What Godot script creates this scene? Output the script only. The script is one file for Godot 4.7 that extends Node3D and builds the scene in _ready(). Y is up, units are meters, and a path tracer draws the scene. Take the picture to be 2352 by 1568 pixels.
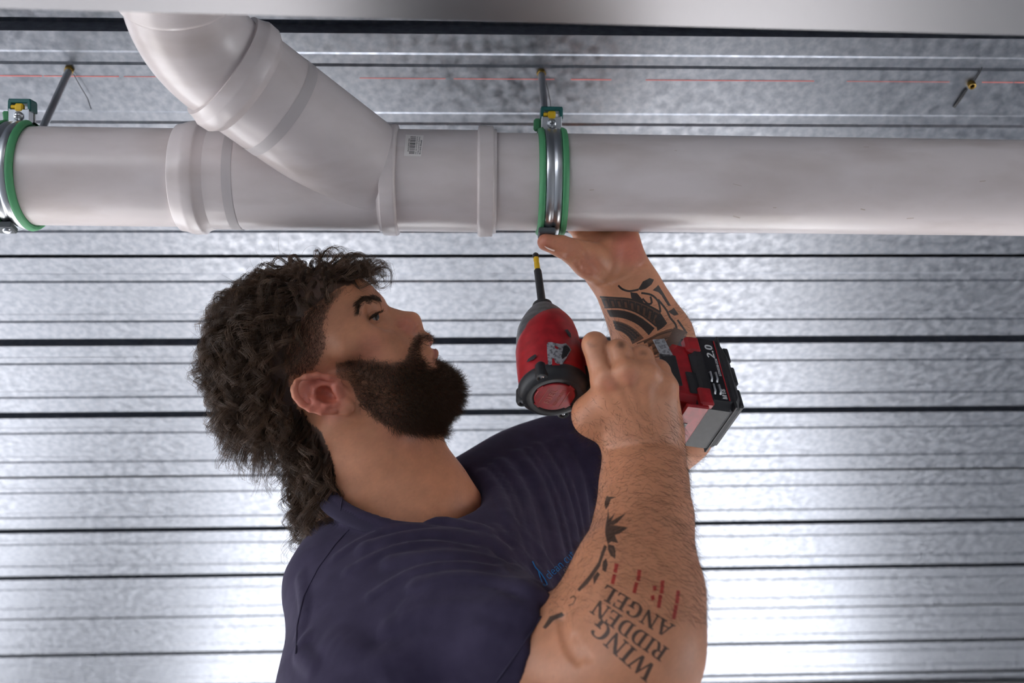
extends Node3D
# A plumber fixes a drain pipe under a galvanised deck. World: y up, camera at (0, 1.5, 0) looking up and along -z; x runs along the deck's ribs.

const F := 2330.0
const CAM := Vector3(0, 1.5, 0)
const DECK := 2.624
const PITCH := 0.1935
var to_cam: Basis
var from_cam: Basis
var mats := {}
var rng := RandomNumberGenerator.new()

# ---------------------------------------------------------------- places
func P(px: float, py: float, d: float) -> Vector3:
	return CAM + from_cam * (Vector3((px - 1176.0) / F, (784.0 - py) / F, -1.0) * d)

func proj(p: Vector3) -> Vector3:
	var q := to_cam * (p - CAM)
	return Vector3(1176.0 - F * q.x / q.z, 784.0 + F * q.y / q.z, -q.z)

func pipe_axis(x: float) -> Vector3:
	return Vector3(x, 2.4142 - 0.0154 * (x + 0.5266), -0.742)

# ---------------------------------------------------------------- mesh builder
class G:
	var v := PackedVector3Array()
	var n := PackedVector3Array()
	var uv := PackedVector2Array()
	var c := PackedColorArray()
	var ix := PackedInt32Array()
	func vert(p: Vector3, t := Vector2.ZERO) -> int:
		v.append(p)
		uv.append(t)
		return v.size() - 1
	func tri(a: int, b: int, d: int) -> void:
		ix.append(a)
		ix.append(d)
		ix.append(b)
	func quad(a: int, b: int, d: int, e: int) -> void:
		tri(a, b, d)
		tri(a, d, e)
	func flat(a: Vector3, b: Vector3, d: Vector3, e: Vector3) -> void:
		var i := vert(a, Vector2(0, 0))
		vert(b, Vector2(1, 0))
		vert(d, Vector2(1, 1))
		vert(e, Vector2(0, 1))
		quad(i, i + 1, i + 2, i + 3)
	func poly(pts: Array) -> void:
		var i := v.size()
		for p in pts:
			vert(p)
		for k in range(1, pts.size() - 1):
			tri(i, i + k, i + k + 1)
	# rows of equal length; the surface faces (row direction) x (column direction)
	func grid(rows: Array, closed := false, uvs := Vector2.ONE) -> void:
		var m: int = rows[0].size()
		var i0 := v.size()
		var cols := m + (1 if closed else 0)
		for r in rows.size():
			for k in cols:
				vert(rows[r][k % m], Vector2(float(k) / float(cols - 1), float(r) / maxf(1.0, rows.size() - 1)) * uvs)
		for r in rows.size() - 1:
			for k in cols - 1:
				var a := i0 + r * cols + k
				quad(a, a + 1, a + cols + 1, a + cols)
		if closed:
			seams.append([i0, cols, rows.size()])
	var seams := []
	func normals() -> void:
		n.resize(v.size())
		n.fill(Vector3.ZERO)
		for t in range(0, ix.size(), 3):
			var a := ix[t]
			var b := ix[t + 2]
			var d := ix[t + 1]
			var w := (v[b] - v[a]).cross(v[d] - v[a])
			n[a] += w
			n[b] += w
			n[d] += w
		for s in seams:
			for r in s[2]:
				var a: int = s[0] + r * s[1]
				var b: int = a + s[1] - 1
				var w: Vector3 = n[a] + n[b]
				n[a] = w
				n[b] = w
		for k in n.size():
			n[k] = n[k].normalized() if n[k].length_squared() > 1e-30 else Vector3.UP
	func mesh() -> ArrayMesh:
		if n.size() != v.size():
			normals()
		var a := []
		a.resize(Mesh.ARRAY_MAX)
		a[Mesh.ARRAY_VERTEX] = v
		a[Mesh.ARRAY_NORMAL] = n
		a[Mesh.ARRAY_TEX_UV] = uv
		if c.size() == v.size():
			a[Mesh.ARRAY_COLOR] = c
		a[Mesh.ARRAY_INDEX] = ix
		var m := ArrayMesh.new()
		m.add_surface_from_arrays(Mesh.PRIMITIVE_TRIANGLES, a)
		return m
	# box with chamfered edges; b holds its axes scaled to half sizes
	func box(at: Vector3, b: Basis, ch := 0.0) -> void:
		var h := Vector3(b.x.length(), b.y.length(), b.z.length())
		var e := [b.x / h.x, b.y / h.y, b.z / h.z]
		ch = minf(ch, minf(h.x, minf(h.y, h.z)) * 0.9)
		for axis in 3:
			var u: int = (axis + 1) % 3
			var w: int = (axis + 2) % 3
			for s in [-1.0, 1.0]:
				var o: Vector3 = at + e[axis] * h[axis] * s
				var du: Vector3 = e[u] * (h[u] - ch)
				var dw: Vector3 = e[w] * (h[w] - ch)
				if s > 0:
					flat(o - du - dw, o + du - dw, o + du + dw, o - du + dw)
				else:
					flat(o - du - dw, o - du + dw, o + du + dw, o + du - dw)
		if ch <= 0.0:
			return
		for axis in 3:
			var u: int = (axis + 1) % 3
			var w: int = (axis + 2) % 3
			var l: Vector3 = e[axis] * (h[axis] - ch)
			for su in [-1.0, 1.0]:
				for sw in [-1.0, 1.0]:
					var p1: Vector3 = at + e[u] * h[u] * su + e[w] * (h[w] - ch) * sw
					var p2: Vector3 = at + e[u] * (h[u] - ch) * su + e[w] * h[w] * sw
					if su * sw > 0:
						flat(p1 - l, p1 + l, p2 + l, p2 - l) if false else flat(p1 - l, p2 - l, p2 + l, p1 + l)
						fix_last(at)
					else:
						flat(p1 - l, p1 + l, p2 + l, p2 - l)
						fix_last(at)
		for sx in [-1.0, 1.0]:
			for sy in [-1.0, 1.0]:
				for sz in [-1.0, 1.0]:
					var q := [Vector3(h.x, h.y - ch, h.z - ch), Vector3(h.x - ch, h.y, h.z - ch), Vector3(h.x - ch, h.y - ch, h.z)]
					var i := v.size()
					for p in q:
						vert(at + e[0] * p.x * sx + e[1] * p.y * sy + e[2] * p.z * sz)
					if sx * sy * sz > 0:
						tri(i, i + 1, i + 2)
					else:
						tri(i, i + 2, i + 1)
	func fix_last(centre: Vector3) -> void:
		var t := ix.size() - 6
		var a := v[ix[t]]
		var w := (v[ix[t + 2]] - a).cross(v[ix[t + 1]] - a)
		if w.dot(a - centre) < 0:
			for k in [t, t + 3]:
				var s := ix[k + 1]
				ix[k + 1] = ix[k + 2]
				ix[k + 2] = s
	# rings of a profile [t, r] round the line from a along d; a profile point repeated makes a sharp edge
	func lathe(a: Vector3, d: Vector3, prof: Array, segs := 48, from := 0.0, to := TAU, side := Vector3.ZERO) -> void:
		d = d.normalized()
		var s := side if side != Vector3.ZERO else (Vector3.UP if absf(d.y) < 0.9 else Vector3.RIGHT)
		s = (s - d * s.dot(d)).normalized()
		var w := d.cross(s)
		var whole := absf(to - from - TAU) < 1e-5
		var part := []
		for k in range(prof.size() + 1):
			if k == prof.size() or (part.size() and prof[k][0] == prof[k - 1][0] and prof[k][1] == prof[k - 1][1]):
				if part.size() > 1:
					grid(part, whole)
				part = []
			if k < prof.size():
				var ring := []
				for q in (segs if whole else segs + 1):
					var an := from + (to - from) * q / segs
					ring.append(a + d * prof[k][0] + (s * cos(an) + w * sin(an)) * prof[k][1])
				part.append(ring)
	# a tube through points with radii; flat: width factor across `across`
	func tube(pts: Array, radii: Array, segs := 10, caps := true) -> void:
		var rows := []
		var s := Vector3.ZERO
		for k in pts.size():
			var d: Vector3 = (pts[mini(k + 1, pts.size() - 1)] - pts[maxi(k - 1, 0)]).normalized()
			if s == Vector3.ZERO:
				s = d.cross(Vector3.UP if absf(d.y) < 0.9 else Vector3.RIGHT)
			s = (s - d * s.dot(d)).normalized()
			var w := d.cross(s)
			var r: float = radii[k] if radii.size() > 1 else radii[0]
			var ring := []
			for q in segs:
				var an := TAU * q / segs
				ring.append(pts[k] + (s * cos(an) + w * sin(an)) * r)
			rows.append(ring)
		grid(rows, true)
		if caps:
			var f: Array = rows[0].duplicate()
			f.reverse()
			poly(f)
			poly(rows[-1])
	# prism: outline (2D, counter-clockwise) in the plane of u, w at o, pushed along u x w by depth, edges chamfered
	func prism(o: Vector3, u: Vector3, w: Vector3, line: PackedVector2Array, depth: float, ch := 0.0) -> void:
		var d := u.cross(w).normalized()
		if Geometry2D.is_polygon_clockwise(line):
			line = line.duplicate()
			line.reverse()
		var inner := line
		if ch > 0.0:
			var off := Geometry2D.offset_polygon(line, -ch, Geometry2D.JOIN_MITER)
			if off.size() == 1 and off[0].size() == line.size():
				var best := 0
				for k in off[0].size():
					if off[0][k].distance_squared_to(line[0]) < off[0][best].distance_squared_to(line[0]):
						best = k
				inner = PackedVector2Array()
				for k in line.size():
					inner.append(off[0][(best + k) % line.size()])
				if Geometry2D.is_polygon_clockwise(inner):
					inner = line
					ch = 0.0
			else:
				ch = 0.0
		var at := func(q: Vector2, t: float) -> Vector3: return o + u * q.x + w * q.y + d * t
		var ids := Geometry2D.triangulate_polygon(inner)
		for s in [0, 1]:
			var i := v.size()
			for q in inner:
				vert(at.call(q, depth if s else 0.0), q)
			for k in range(0, ids.size(), 3):
				var a := inner[ids[k]]
				var cw := (inner[ids[k + 1]] - a).cross(inner[ids[k + 2]] - a) < 0
				if cw == (s == 1):
					tri(i + ids[k], i + ids[k + 2], i + ids[k + 1])
				else:
					tri(i + ids[k], i + ids[k + 1], i + ids[k + 2])
		for k in line.size():
			var l := (k + 1) % line.size()
			flat(at.call(line[k], ch), at.call(line[l], ch), at.call(line[l], depth - ch), at.call(line[k], depth - ch))
			if ch > 0.0:
				flat(at.call(inner[k], 0.0), at.call(inner[l], 0.0), at.call(line[l], ch), at.call(line[k], ch))
				flat(at.call(line[k], depth - ch), at.call(line[l], depth - ch), at.call(inner[l], depth), at.call(inner[k], depth))

# ---------------------------------------------------------------- organic shapes: a field of joined primitives, meshed as surface nets
class Sdf:
	const B := 8
	var ty := PackedInt32Array()      # 0 tapered capsule, 1 ellipsoid, 2 ridge or crease along a line
	var A := PackedVector3Array()
	var D := PackedVector3Array()
	var il := PackedFloat32Array()
	var ra := PackedFloat32Array()
	var rb := PackedFloat32Array()
	var K := PackedFloat32Array()
	var cut := PackedByteArray()
	var fw := PackedVector3Array()
	var fs := PackedFloat32Array()
	var grp := PackedInt32Array()
	var group := 0
	var m1: Array[Basis] = []
	var m2: Array[Basis] = []
	var cell := 0.003
	var lo := Vector3(INF, INF, INF)
	var hi := Vector3(-INF, -INF, -INF)
	var jobs := []
	var results := []
	func base(t: int, a: Vector3, k: float, sub: bool) -> void:
		ty.append(t)
		A.append(a)
		K.append(k)
		cut.append(1 if sub else 0)
		grp.append(group)
	func cap(a: Vector3, b: Vector3, r1: float, r2: float, k := 0.01, sub := false, w := Vector3.ZERO, s := 1.0) -> void:
		base(0, a, k, sub)
		D.append(b - a)
		il.append(1.0 / maxf((b - a).length_squared(), 1e-9))
		ra.append(r1)
		rb.append(r2 - r1)
		fw.append(w)
		fs.append(s - 1.0)
		m1.append(Basis())
		m2.append(Basis())
		if not sub:
			var r := Vector3.ONE * (maxf(r1, r2) + k)
			grow(a - r, a + r)
			grow(b - r, b + r)
	func ell(a: Vector3, axes: Basis, k := 0.01, sub := false) -> void:
		base(1, a, k, sub)
		var r := Vector3(axes.x.length(), axes.y.length(), axes.z.length())
		var e := Basis(axes.x / r.x, axes.y / r.y, axes.z / r.z)
		D.append(Vector3.ZERO)
		il.append(0.0)
		ra.append(r.x)
		rb.append(0.0)
		fw.append(Vector3.ZERO)
		fs.append(0.0)
		m1.append(Basis(e.x / r.x, e.y / r.y, e.z / r.z).transposed())
		m2.append(Basis(e.x / (r.x * r.x), e.y / (r.y * r.y), e.z / (r.z * r.z)).transposed())
		if not sub:
			var q := Vector3.ONE * (maxf(r.x, maxf(r.y, r.z)) + k)
			grow(a - q, a + q)
	func ridge(a: Vector3, b: Vector3, w: float, amp: float) -> void:
		base(2, a, w, false)
		D.append(b - a)
		il.append(1.0 / maxf((b - a).length_squared(), 1e-9))
		ra.append(amp)
		rb.append(1.0 / (w * w))
		fw.append(Vector3.ZERO)
		fs.append(0.0)
		m1.append(Basis())
		m2.append(Basis())
	func grow(a: Vector3, b: Vector3) -> void:
		lo = lo.min(a)
		hi = hi.max(b)
	func one(i: int, p: Vector3) -> float:
		var q := p - A[i]
		if ty[i] == 1:
			var k0 := (m1[i] * q).length()
			return k0 * (k0 - 1.0) / maxf((m2[i] * q).length(), 1e-6)
		var h := clampf(q.dot(D[i]) * il[i], 0.0, 1.0)
		if ty[i] == 2:
			return (q - D[i] * h).length()
		if fs[i] != 0.0:
			q += fw[i] * ((q - D[i] * h).dot(fw[i]) * fs[i])
		return (q - D[i] * h).length() - ra[i] - rb[i] * h
	func ev(p: Vector3, ids: PackedInt32Array) -> float:
		var d := 1.0
		var cg := -1
		var cu := 0.0
		for i in ids:
			var q := p - A[i]
			var t := ty[i]
			var x: float
			if t == 0:
				var h := clampf(q.dot(D[i]) * il[i], 0.0, 1.0)
				q -= D[i] * h
				if fs[i] != 0.0:
					q += fw[i] * (q.dot(fw[i]) * fs[i])
				x = q.length() - ra[i] - rb[i] * h
			elif t == 1:
				var k0 := (m1[i] * q).length()
				x = k0 * (k0 - 1.0) / maxf((m2[i] * q).length(), 1e-6)
			else:
				q -= D[i] * clampf(q.dot(D[i]) * il[i], 0.0, 1.0)
				var u := 1.0 - q.length_squared() * rb[i]
				if grp[i] != cg:
					cg = grp[i]
					cu = 0.0
				if u > 0.0:
					u = ra[i] * u * u
					if absf(u) > absf(cu):
						d -= u - cu
						cu = u
				continue
			var k := K[i]
			if cut[i]:
				var e := maxf(k - absf(d + x), 0.0)
				d = maxf(d, -x) + e * e / (4.0 * k)
			else:
				var e := maxf(k - absf(d - x), 0.0)
				d = minf(d, x) - e * e / (4.0 * k)
		return d
	func near(c: Vector3, r: float, ids: PackedInt32Array) -> PackedInt32Array:
		var o := PackedInt32Array()
		for i in ids:
			if one(i, c) < (r + 1.6 * K[i]) * (1.0 if fs[i] <= 0.0 else 1.0 + fs[i]) * (1.7 if ty[i] == 1 else 1.0):
				o.append(i)
		return o
	func all() -> PackedInt32Array:
		return PackedInt32Array(range(ty.size()))
	func split(at: Vector3i, n: int, ids: PackedInt32Array) -> void:
		var size := cell * B * n
		var c := lo + (Vector3(at) + Vector3.ONE * (n / 2.0)) * cell * B
		var r := size * 0.867 + cell * 2.0
		var s := near(c, r * 1.2, ids)
		if s.is_empty() or absf(ev(c, s)) > r * 2.4:
			return
		if n == 1:
			jobs.append([at, s])
			return
		var h := n / 2
		for k in 8:
			split(at + Vector3i(h * (k & 1), h * ((k >> 1) & 1), h * (k >> 2)), h, s)
	func job(j: int) -> void:
		var at: Vector3i = jobs[j][0]
		var ids: PackedInt32Array = jobs[j][1]
		var o := lo + Vector3(at) * cell * B
		var val := PackedFloat32Array()
		val.resize(729)
		var k := 0
		for z in 9:
			for y in 9:
				for x in 9:
					val[k] = ev(lo + Vector3(at.x * B + x, at.y * B + y, at.z * B + z) * cell, ids)
					k += 1
		var keys := PackedInt64Array()
		var pos := PackedVector3Array()
		var nor := PackedVector3Array()
		var bits := PackedByteArray()
		for z in 8:
			for y in 8:
				for x in 8:
					var b := x + y * 9 + z * 81
					var v0 := val[b]
					var v1 := val[b + 1]
					var v2 := val[b + 9]
					var v3 := val[b + 10]
					var v4 := val[b + 81]
					var v5 := val[b + 82]
					var v6 := val[b + 90]
					var v7 := val[b + 91]
					var s := int(v0 < 0) + int(v1 < 0) + int(v2 < 0) + int(v3 < 0) + int(v4 < 0) + int(v5 < 0) + int(v6 < 0) + int(v7 < 0)
					if s == 0 or s == 8:
						continue
					var sum := Vector3.ZERO
					var cnt := 0.0
					if (v0 < 0) != (v1 < 0):
						sum += Vector3(v0 / (v0 - v1), 0, 0); cnt += 1
					if (v2 < 0) != (v3 < 0):
						sum += Vector3(v2 / (v2 - v3), 1, 0); cnt += 1
					if (v4 < 0) != (v5 < 0):
						sum += Vector3(v4 / (v4 - v5), 0, 1); cnt += 1
					if (v6 < 0) != (v7 < 0):
						sum += Vector3(v6 / (v6 - v7), 1, 1); cnt += 1
					if (v0 < 0) != (v2 < 0):
						sum += Vector3(0, v0 / (v0 - v2), 0); cnt += 1
					if (v1 < 0) != (v3 < 0):
						sum += Vector3(1, v1 / (v1 - v3), 0); cnt += 1
					if (v4 < 0) != (v6 < 0):
						sum += Vector3(0, v4 / (v4 - v6), 1); cnt += 1
					if (v5 < 0) != (v7 < 0):
						sum += Vector3(1, v5 / (v5 - v7), 1); cnt += 1
					if (v0 < 0) != (v4 < 0):
						sum += Vector3(0, 0, v0 / (v0 - v4)); cnt += 1
					if (v1 < 0) != (v5 < 0):
						sum += Vector3(1, 0, v1 / (v1 - v5)); cnt += 1
					if (v2 < 0) != (v6 < 0):
						sum += Vector3(0, 1, v2 / (v2 - v6)); cnt += 1
					if (v3 < 0) != (v7 < 0):
						sum += Vector3(1, 1, v3 / (v3 - v7)); cnt += 1
					sum /= cnt
					var u := sum.x
					var v := sum.y
					var w := sum.z
					var gx := ((v1 - v0) * (1 - v) + (v3 - v2) * v) * (1 - w) + ((v5 - v4) * (1 - v) + (v7 - v6) * v) * w
					var gy := ((v2 - v0) * (1 - u) + (v3 - v1) * u) * (1 - w) + ((v6 - v4) * (1 - u) + (v7 - v5) * u) * w
					var gz := ((v4 - v0) * (1 - u) + (v5 - v1) * u) * (1 - v) + ((v6 - v2) * (1 - u) + (v7 - v3) * u) * v
					keys.append(((at.x * B + x) << 40) | ((at.y * B + y) << 20) | (at.z * B + z))
					pos.append(o + (Vector3(x, y, z) + sum) * cell)
					nor.append(Vector3(gx, gy, gz).normalized())
					bits.append(int(v0 < 0) | (int(v1 < 0) << 1) | (int(v2 < 0) << 2) | (int(v4 < 0) << 3))
		results[j] = [keys, pos, nor, bits]
	# appends the surface to g (positions, normals; uv and colour left to the caller)
	func build(g: G, size: float) -> void:
		cell = size
		lo -= Vector3.ONE * cell * 3.0
		var span := (hi - lo) / (cell * B)
		var n := 1
		while n < maxf(span.x, maxf(span.y, span.z)) + 1:
			n *= 2
		jobs.clear()
		split(Vector3i.ZERO, n, all())
		results.resize(jobs.size())
		if jobs.size():
			var id := WorkerThreadPool.add_group_task(job, jobs.size(), -1, true)
			WorkerThreadPool.wait_for_group_task_completion(id)
		var where := {}
		for r in results:
			for i in r[0].size():
				where[r[0][i]] = g.v.size()
				g.v.append(r[1][i])
				g.n.append(r[2][i])
				g.uv.append(Vector2.ZERO)
		var dx := 1 << 40
		var dy := 1 << 20
		for r in results:
			var keys: PackedInt64Array = r[0]
			var bits: PackedByteArray = r[3]
			for i in keys.size():
				var b := bits[i]
				var k := keys[i]
				var s := b & 1
				if s != ((b >> 1) & 1) and where.has(k - dy) and where.has(k - 1) and where.has(k - dy - 1):
					face(g, where[k], where[k - dy], where[k - dy - 1], where[k - 1], s == 1)
				if s != ((b >> 2) & 1) and where.has(k - dx) and where.has(k - 1) and where.has(k - dx - 1):
					face(g, where[k], where[k - 1], where[k - dx - 1], where[k - dx], s == 1)
				if s != ((b >> 3) & 1) and where.has(k - dx) and where.has(k - dy) and where.has(k - dx - dy):
					face(g, where[k], where[k - dx], where[k - dx - dy], where[k - dy], s == 1)
		results.clear()
	func face(g: G, a: int, b: int, c: int, d: int, flip: bool) -> void:
		if flip:
			g.quad(a, b, c, d)
		else:
			g.quad(a, d, c, b)
	# first point of the surface on a ray, or INF
	func hit(o: Vector3, dir: Vector3, from: float, to: float, ids: PackedInt32Array) -> Vector3:
		var t := from
		for k in 90:
			var d := ev(o + dir * t, ids)
			if d < 0.0002:
				return o + dir * t
			t += d * 0.8
			if t > to:
				break
		return Vector3.INF

# ---------------------------------------------------------------- objects
func put(g: G, called: String, m: Material, parent: Node3D = self) -> MeshInstance3D:
	var o := MeshInstance3D.new()
	o.name = called
	o.mesh = g.mesh()
	o.material_override = m
	parent.add_child(o, true)
	return o

func tag(o: Node3D, label: String, category: String, group := "") -> Node3D:
	o.set_meta("label", label)
	o.set_meta("category", category)
	if group:
		o.set_meta("group", group)
	return o

func node(called: String, at := Vector3.ZERO, parent: Node3D = self) -> Node3D:
	var o := Node3D.new()
	o.name = called
	o.position = at
	parent.add_child(o, true)
	return o

func struct(o: Node3D, label := "") -> Node3D:
	o.set_meta("kind", "structure")
	if label:
		o.set_meta("label", label)
	return o

func srgb(r: float, g: float, b: float) -> Color:
	return Color(r / 255.0, g / 255.0, b / 255.0)

func mat(called: String, col: Color, rough: float, metal := 0.0, spec := 0.5) -> StandardMaterial3D:
	var m := StandardMaterial3D.new()
	m.resource_name = called
	m.albedo_color = col
	m.roughness = rough
	m.metallic = metal
	m.metallic_specular = spec
	m.cull_mode = BaseMaterial3D.CULL_DISABLED
	mats[called] = m
	return m

func noise_tex(kind: int, freq: float, size: int, lo: Color, hi: Color, octaves := 4, sd := 1, mid := -1.0, sharp := 0.5) -> NoiseTexture2D:
	var f := FastNoiseLite.new()
	f.noise_type = kind
	f.frequency = freq
	f.seed = sd
	f.fractal_octaves = octaves
	var t := NoiseTexture2D.new()
	t.width = size
	t.height = size
	t.seamless = true
	t.noise = f
	var r := Gradient.new()
	r.set_color(0, lo)
	r.set_color(1, hi)
	if mid >= 0.0:
		r.set_offset(0, maxf(0.0, mid - sharp))
		r.set_offset(1, minf(1.0, mid + sharp))
	t.color_ramp = r
	return t

func materials() -> void:
	var m := mat("galvanised_deck", Color(0.60, 0.61, 0.63), 1.0, 1.0)
	m.albedo_texture = noise_tex(FastNoiseLite.TYPE_SIMPLEX, 0.02, 1024, Color(0.80, 0.81, 0.83), Color(0.97, 0.97, 0.98), 5, 3)
	m.roughness_texture = noise_tex(FastNoiseLite.TYPE_SIMPLEX, 0.012, 1024, Color(0.28, 0.28, 0.28), Color(0.44, 0.44, 0.44), 6, 7, 0.5, 0.35)
	m.uv1_scale = Vector3(3.0, 3.0, 1)
	m = mat("pvc", srgb(218, 208, 206), 0.27)
	m.albedo_texture = noise_tex(FastNoiseLite.TYPE_SIMPLEX, 0.006, 512, Color(0.90, 0.885, 0.87), Color(1, 1, 1), 6, 51, 0.35, 0.3)
	m.uv1_triplanar = true
	m.uv1_scale = Vector3(1.3, 4.0, 4.0)
	m = mat("pvc_band", srgb(186, 178, 177), 0.5)
	m = mat("steel", Color(0.78, 0.79, 0.8), 0.3, 1.0)
	m = mat("channel_steel", Color(0.52, 0.515, 0.525), 0.36, 1.0)
	m = mat("green_rubber", srgb(78, 152, 102), 0.55)
	m = mat("teal_plastic", srgb(8, 92, 88), 0.4)
	m = mat("yellow_plastic", srgb(235, 190, 20), 0.45)
	m = mat("grey_rubber", srgb(70, 74, 78), 0.6)
	m = mat("brass", srgb(150, 122, 62), 0.35, 1.0)
	m = mat("skin", Color.WHITE, 0.47)
	m.subsurf_scatter_enabled = true
	m.subsurf_scatter_strength = 0.12
	m = mat("navy_cloth", srgb(63, 56, 77), 0.92, 0.0, 0.3)
	m.rim_enabled = true
	m.rim = 0.5
	m.rim_tint = 0.6
	m.albedo_texture = noise_tex(FastNoiseLite.TYPE_SIMPLEX, 0.012, 512, Color(0.80, 0.80, 0.83), Color(1, 1, 1), 5, 21)
	m.uv1_triplanar = true
	m.uv1_scale = Vector3(5, 5, 5)
	m = mat("navy_rib", srgb(60, 55, 73), 0.9, 0.0, 0.3)
	mats.skin.vertex_color_use_as_albedo = true
	m = mat("hair", Color.WHITE, 0.45, 0.0, 0.4)
	m.vertex_color_use_as_albedo = true
	m = mat("eye_white", srgb(158, 148, 142), 0.25)
	m = mat("teeth", srgb(226, 222, 214), 0.15)
	m = mat("nail", srgb(224, 188, 172), 0.25)
	m = mat("iris", srgb(52, 40, 30), 0.2)
	m = mat("black_plastic", srgb(26, 26, 28), 0.45)
	m = mat("tool_red", srgb(172, 28, 36), 0.4)
	m.albedo_texture = noise_tex(FastNoiseLite.TYPE_SIMPLEX, 0.02, 256, Color(0.84, 0.82, 0.82), Color(1, 1, 1), 5, 31, 0.45, 0.3)
	m.uv1_triplanar = true
	m.uv1_scale = Vector3(12, 12, 12)
	m = mat("tool_grey", srgb(140, 138, 140), 0.42, 0.6)
	m.albedo_texture = noise_tex(FastNoiseLite.TYPE_SIMPLEX, 0.02, 256, Color(0.6, 0.6, 0.6), Color(1, 1, 1), 5, 33)
	m.uv1_triplanar = true
	m.uv1_scale = Vector3(14, 14, 14)
	m = mat("tool_black", srgb(42, 42, 45), 0.5)
	m.albedo_texture = noise_tex(FastNoiseLite.TYPE_SIMPLEX, 0.03, 256, Color(0.75, 0.74, 0.73), Color(1, 1, 1), 5, 35)
	m.uv1_triplanar = true
	m.uv1_scale = Vector3(10, 10, 10)
	m = mat("label_black", srgb(24, 24, 28), 0.35)
	m = mat("dark_steel", Color(0.32, 0.32, 0.33), 0.35, 1.0)
	m = mat("bit_yellow", srgb(214, 170, 30), 0.5)
	m = mat("badge_worn", srgb(178, 92, 78), 0.6)
	m = mat("sticker_silver", srgb(176, 176, 180), 0.45, 0.3)
	m.albedo_texture = noise_tex(FastNoiseLite.TYPE_CELLULAR, 0.05, 256, Color(0.45, 0.44, 0.44), Color(1, 1, 1), 3, 41, 0.3, 0.25)
	m.uv1_triplanar = true
	m.uv1_scale = Vector3(20, 20, 20)
	m = mat("print_white", srgb(205, 205, 205), 0.5)
	m = mat("orange_tape", srgb(214, 84, 48), 0.7)
	m = mat("pipe_dirt", srgb(182, 166, 156), 0.7)
	m = mat("red_chalk", srgb(222, 128, 124), 0.9)
	m = mat("work_cloth", srgb(58, 60, 66), 0.95)
	m = mat("boot_leather", srgb(86, 62, 42), 0.6)
	m = mat("print_blue", srgb(16, 104, 168), 0.8)
	m = mat("print_grey", srgb(110, 112, 124), 0.8)
	m = mat("concrete", srgb(200, 199, 198), 0.9)
	m = mat("plaster", srgb(212, 212, 212), 0.9)
	m = mat("ground", srgb(186, 186, 186), 0.95)

# ---------------------------------------------------------------- scene
func _ready() -> void:
	rng.seed = 11
	var X := Vector3(55824, 234, -F).normalized()
	var Y := Vector3(-(234.0 * 2615.0 + F * F) / 55824.0, 2615, -F).normalized()
	to_cam = Basis(X, Y, X.cross(Y))
	from_cam = to_cam.transposed()
	var cam := Camera3D.new()
	cam.name = "camera"
	var lens := CameraAttributesPhysical.new()
	lens.frustum_focal_length = 35.66
	lens.frustum_focus_distance = 1.08
	lens.exposure_aperture = 4.5
	cam.attributes = lens
	cam.keep_aspect = Camera3D.KEEP_HEIGHT
	cam.fov = rad_to_deg(2.0 * atan(784.0 / F))
	cam.near = 0.05
	cam.far = 200.0
	add_child(cam)
	cam.transform = Transform3D(from_cam, CAM)
	cam.current = true
	var we := WorldEnvironment.new()
	we.name = "environment"
	var env := Environment.new()
	env.tonemap_mode = Environment.TONE_MAPPER_LINEAR
	env.tonemap_exposure = 0.84
	env.background_mode = Environment.BG_SKY
	var sky := Sky.new()
	var sm := ProceduralSkyMaterial.new()
	sm.sky_top_color = Color(0.80, 0.86, 0.96)
	sm.sky_horizon_color = Color(0.95, 0.97, 1.0)
	sm.sky_curve = 0.2
	sm.ground_horizon_color = Color(0.75, 0.74, 0.72)
	sm.ground_bottom_color = Color(0.6, 0.58, 0.55)
	sm.sky_energy_multiplier = 1.0
	sky.sky_material = sm
	env.sky = sky
	env.background_energy_multiplier = 4.5
	env.sdfgi_enabled = true
	env.ssao_enabled = true
	env.ssil_enabled = true
	we.environment = env
	add_child(we)
	var sun := DirectionalLight3D.new()
	sun.name = "sun"
	sun.light_energy = 12.5
	sun.light_color = Color(1.0, 0.99, 0.98)
	sun.light_angular_distance = 0.6
	sun.shadow_enabled = true
	sun.sky_mode = DirectionalLight3D.SKY_MODE_LIGHT_ONLY
	add_child(sun)
	sun.look_at_from_position(Vector3(1.2, 6.5, -6.0), Vector3(0, 0, 0))
	materials()
	room()
	deck()
	channel()
	pipes()
	pipe_clamp("pipe_clamp", 0.0935, "green rubber lined steel pipe clamp that the thumb presses up, above the driver bit", "thin steel rod rising from the middle clamp to the deck")
	pipe_clamp("pipe_clamp_001", -0.503, "green rubber lined steel pipe clamp at the left edge of the picture", "leaning steel rod above the left clamp with a brass nut")
	deck_marks()
	barcode()
	driver()
	person()

func wall(called: String, at: Vector3, half: Vector3, m: Material, label := "") -> void:
	var g := G.new()
	g.box(at, Basis(Vector3(half.x, 0, 0), Vector3(0, half.y, 0), Vector3(0, 0, half.z)))
	struct(put(g, called, m), label)

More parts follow.
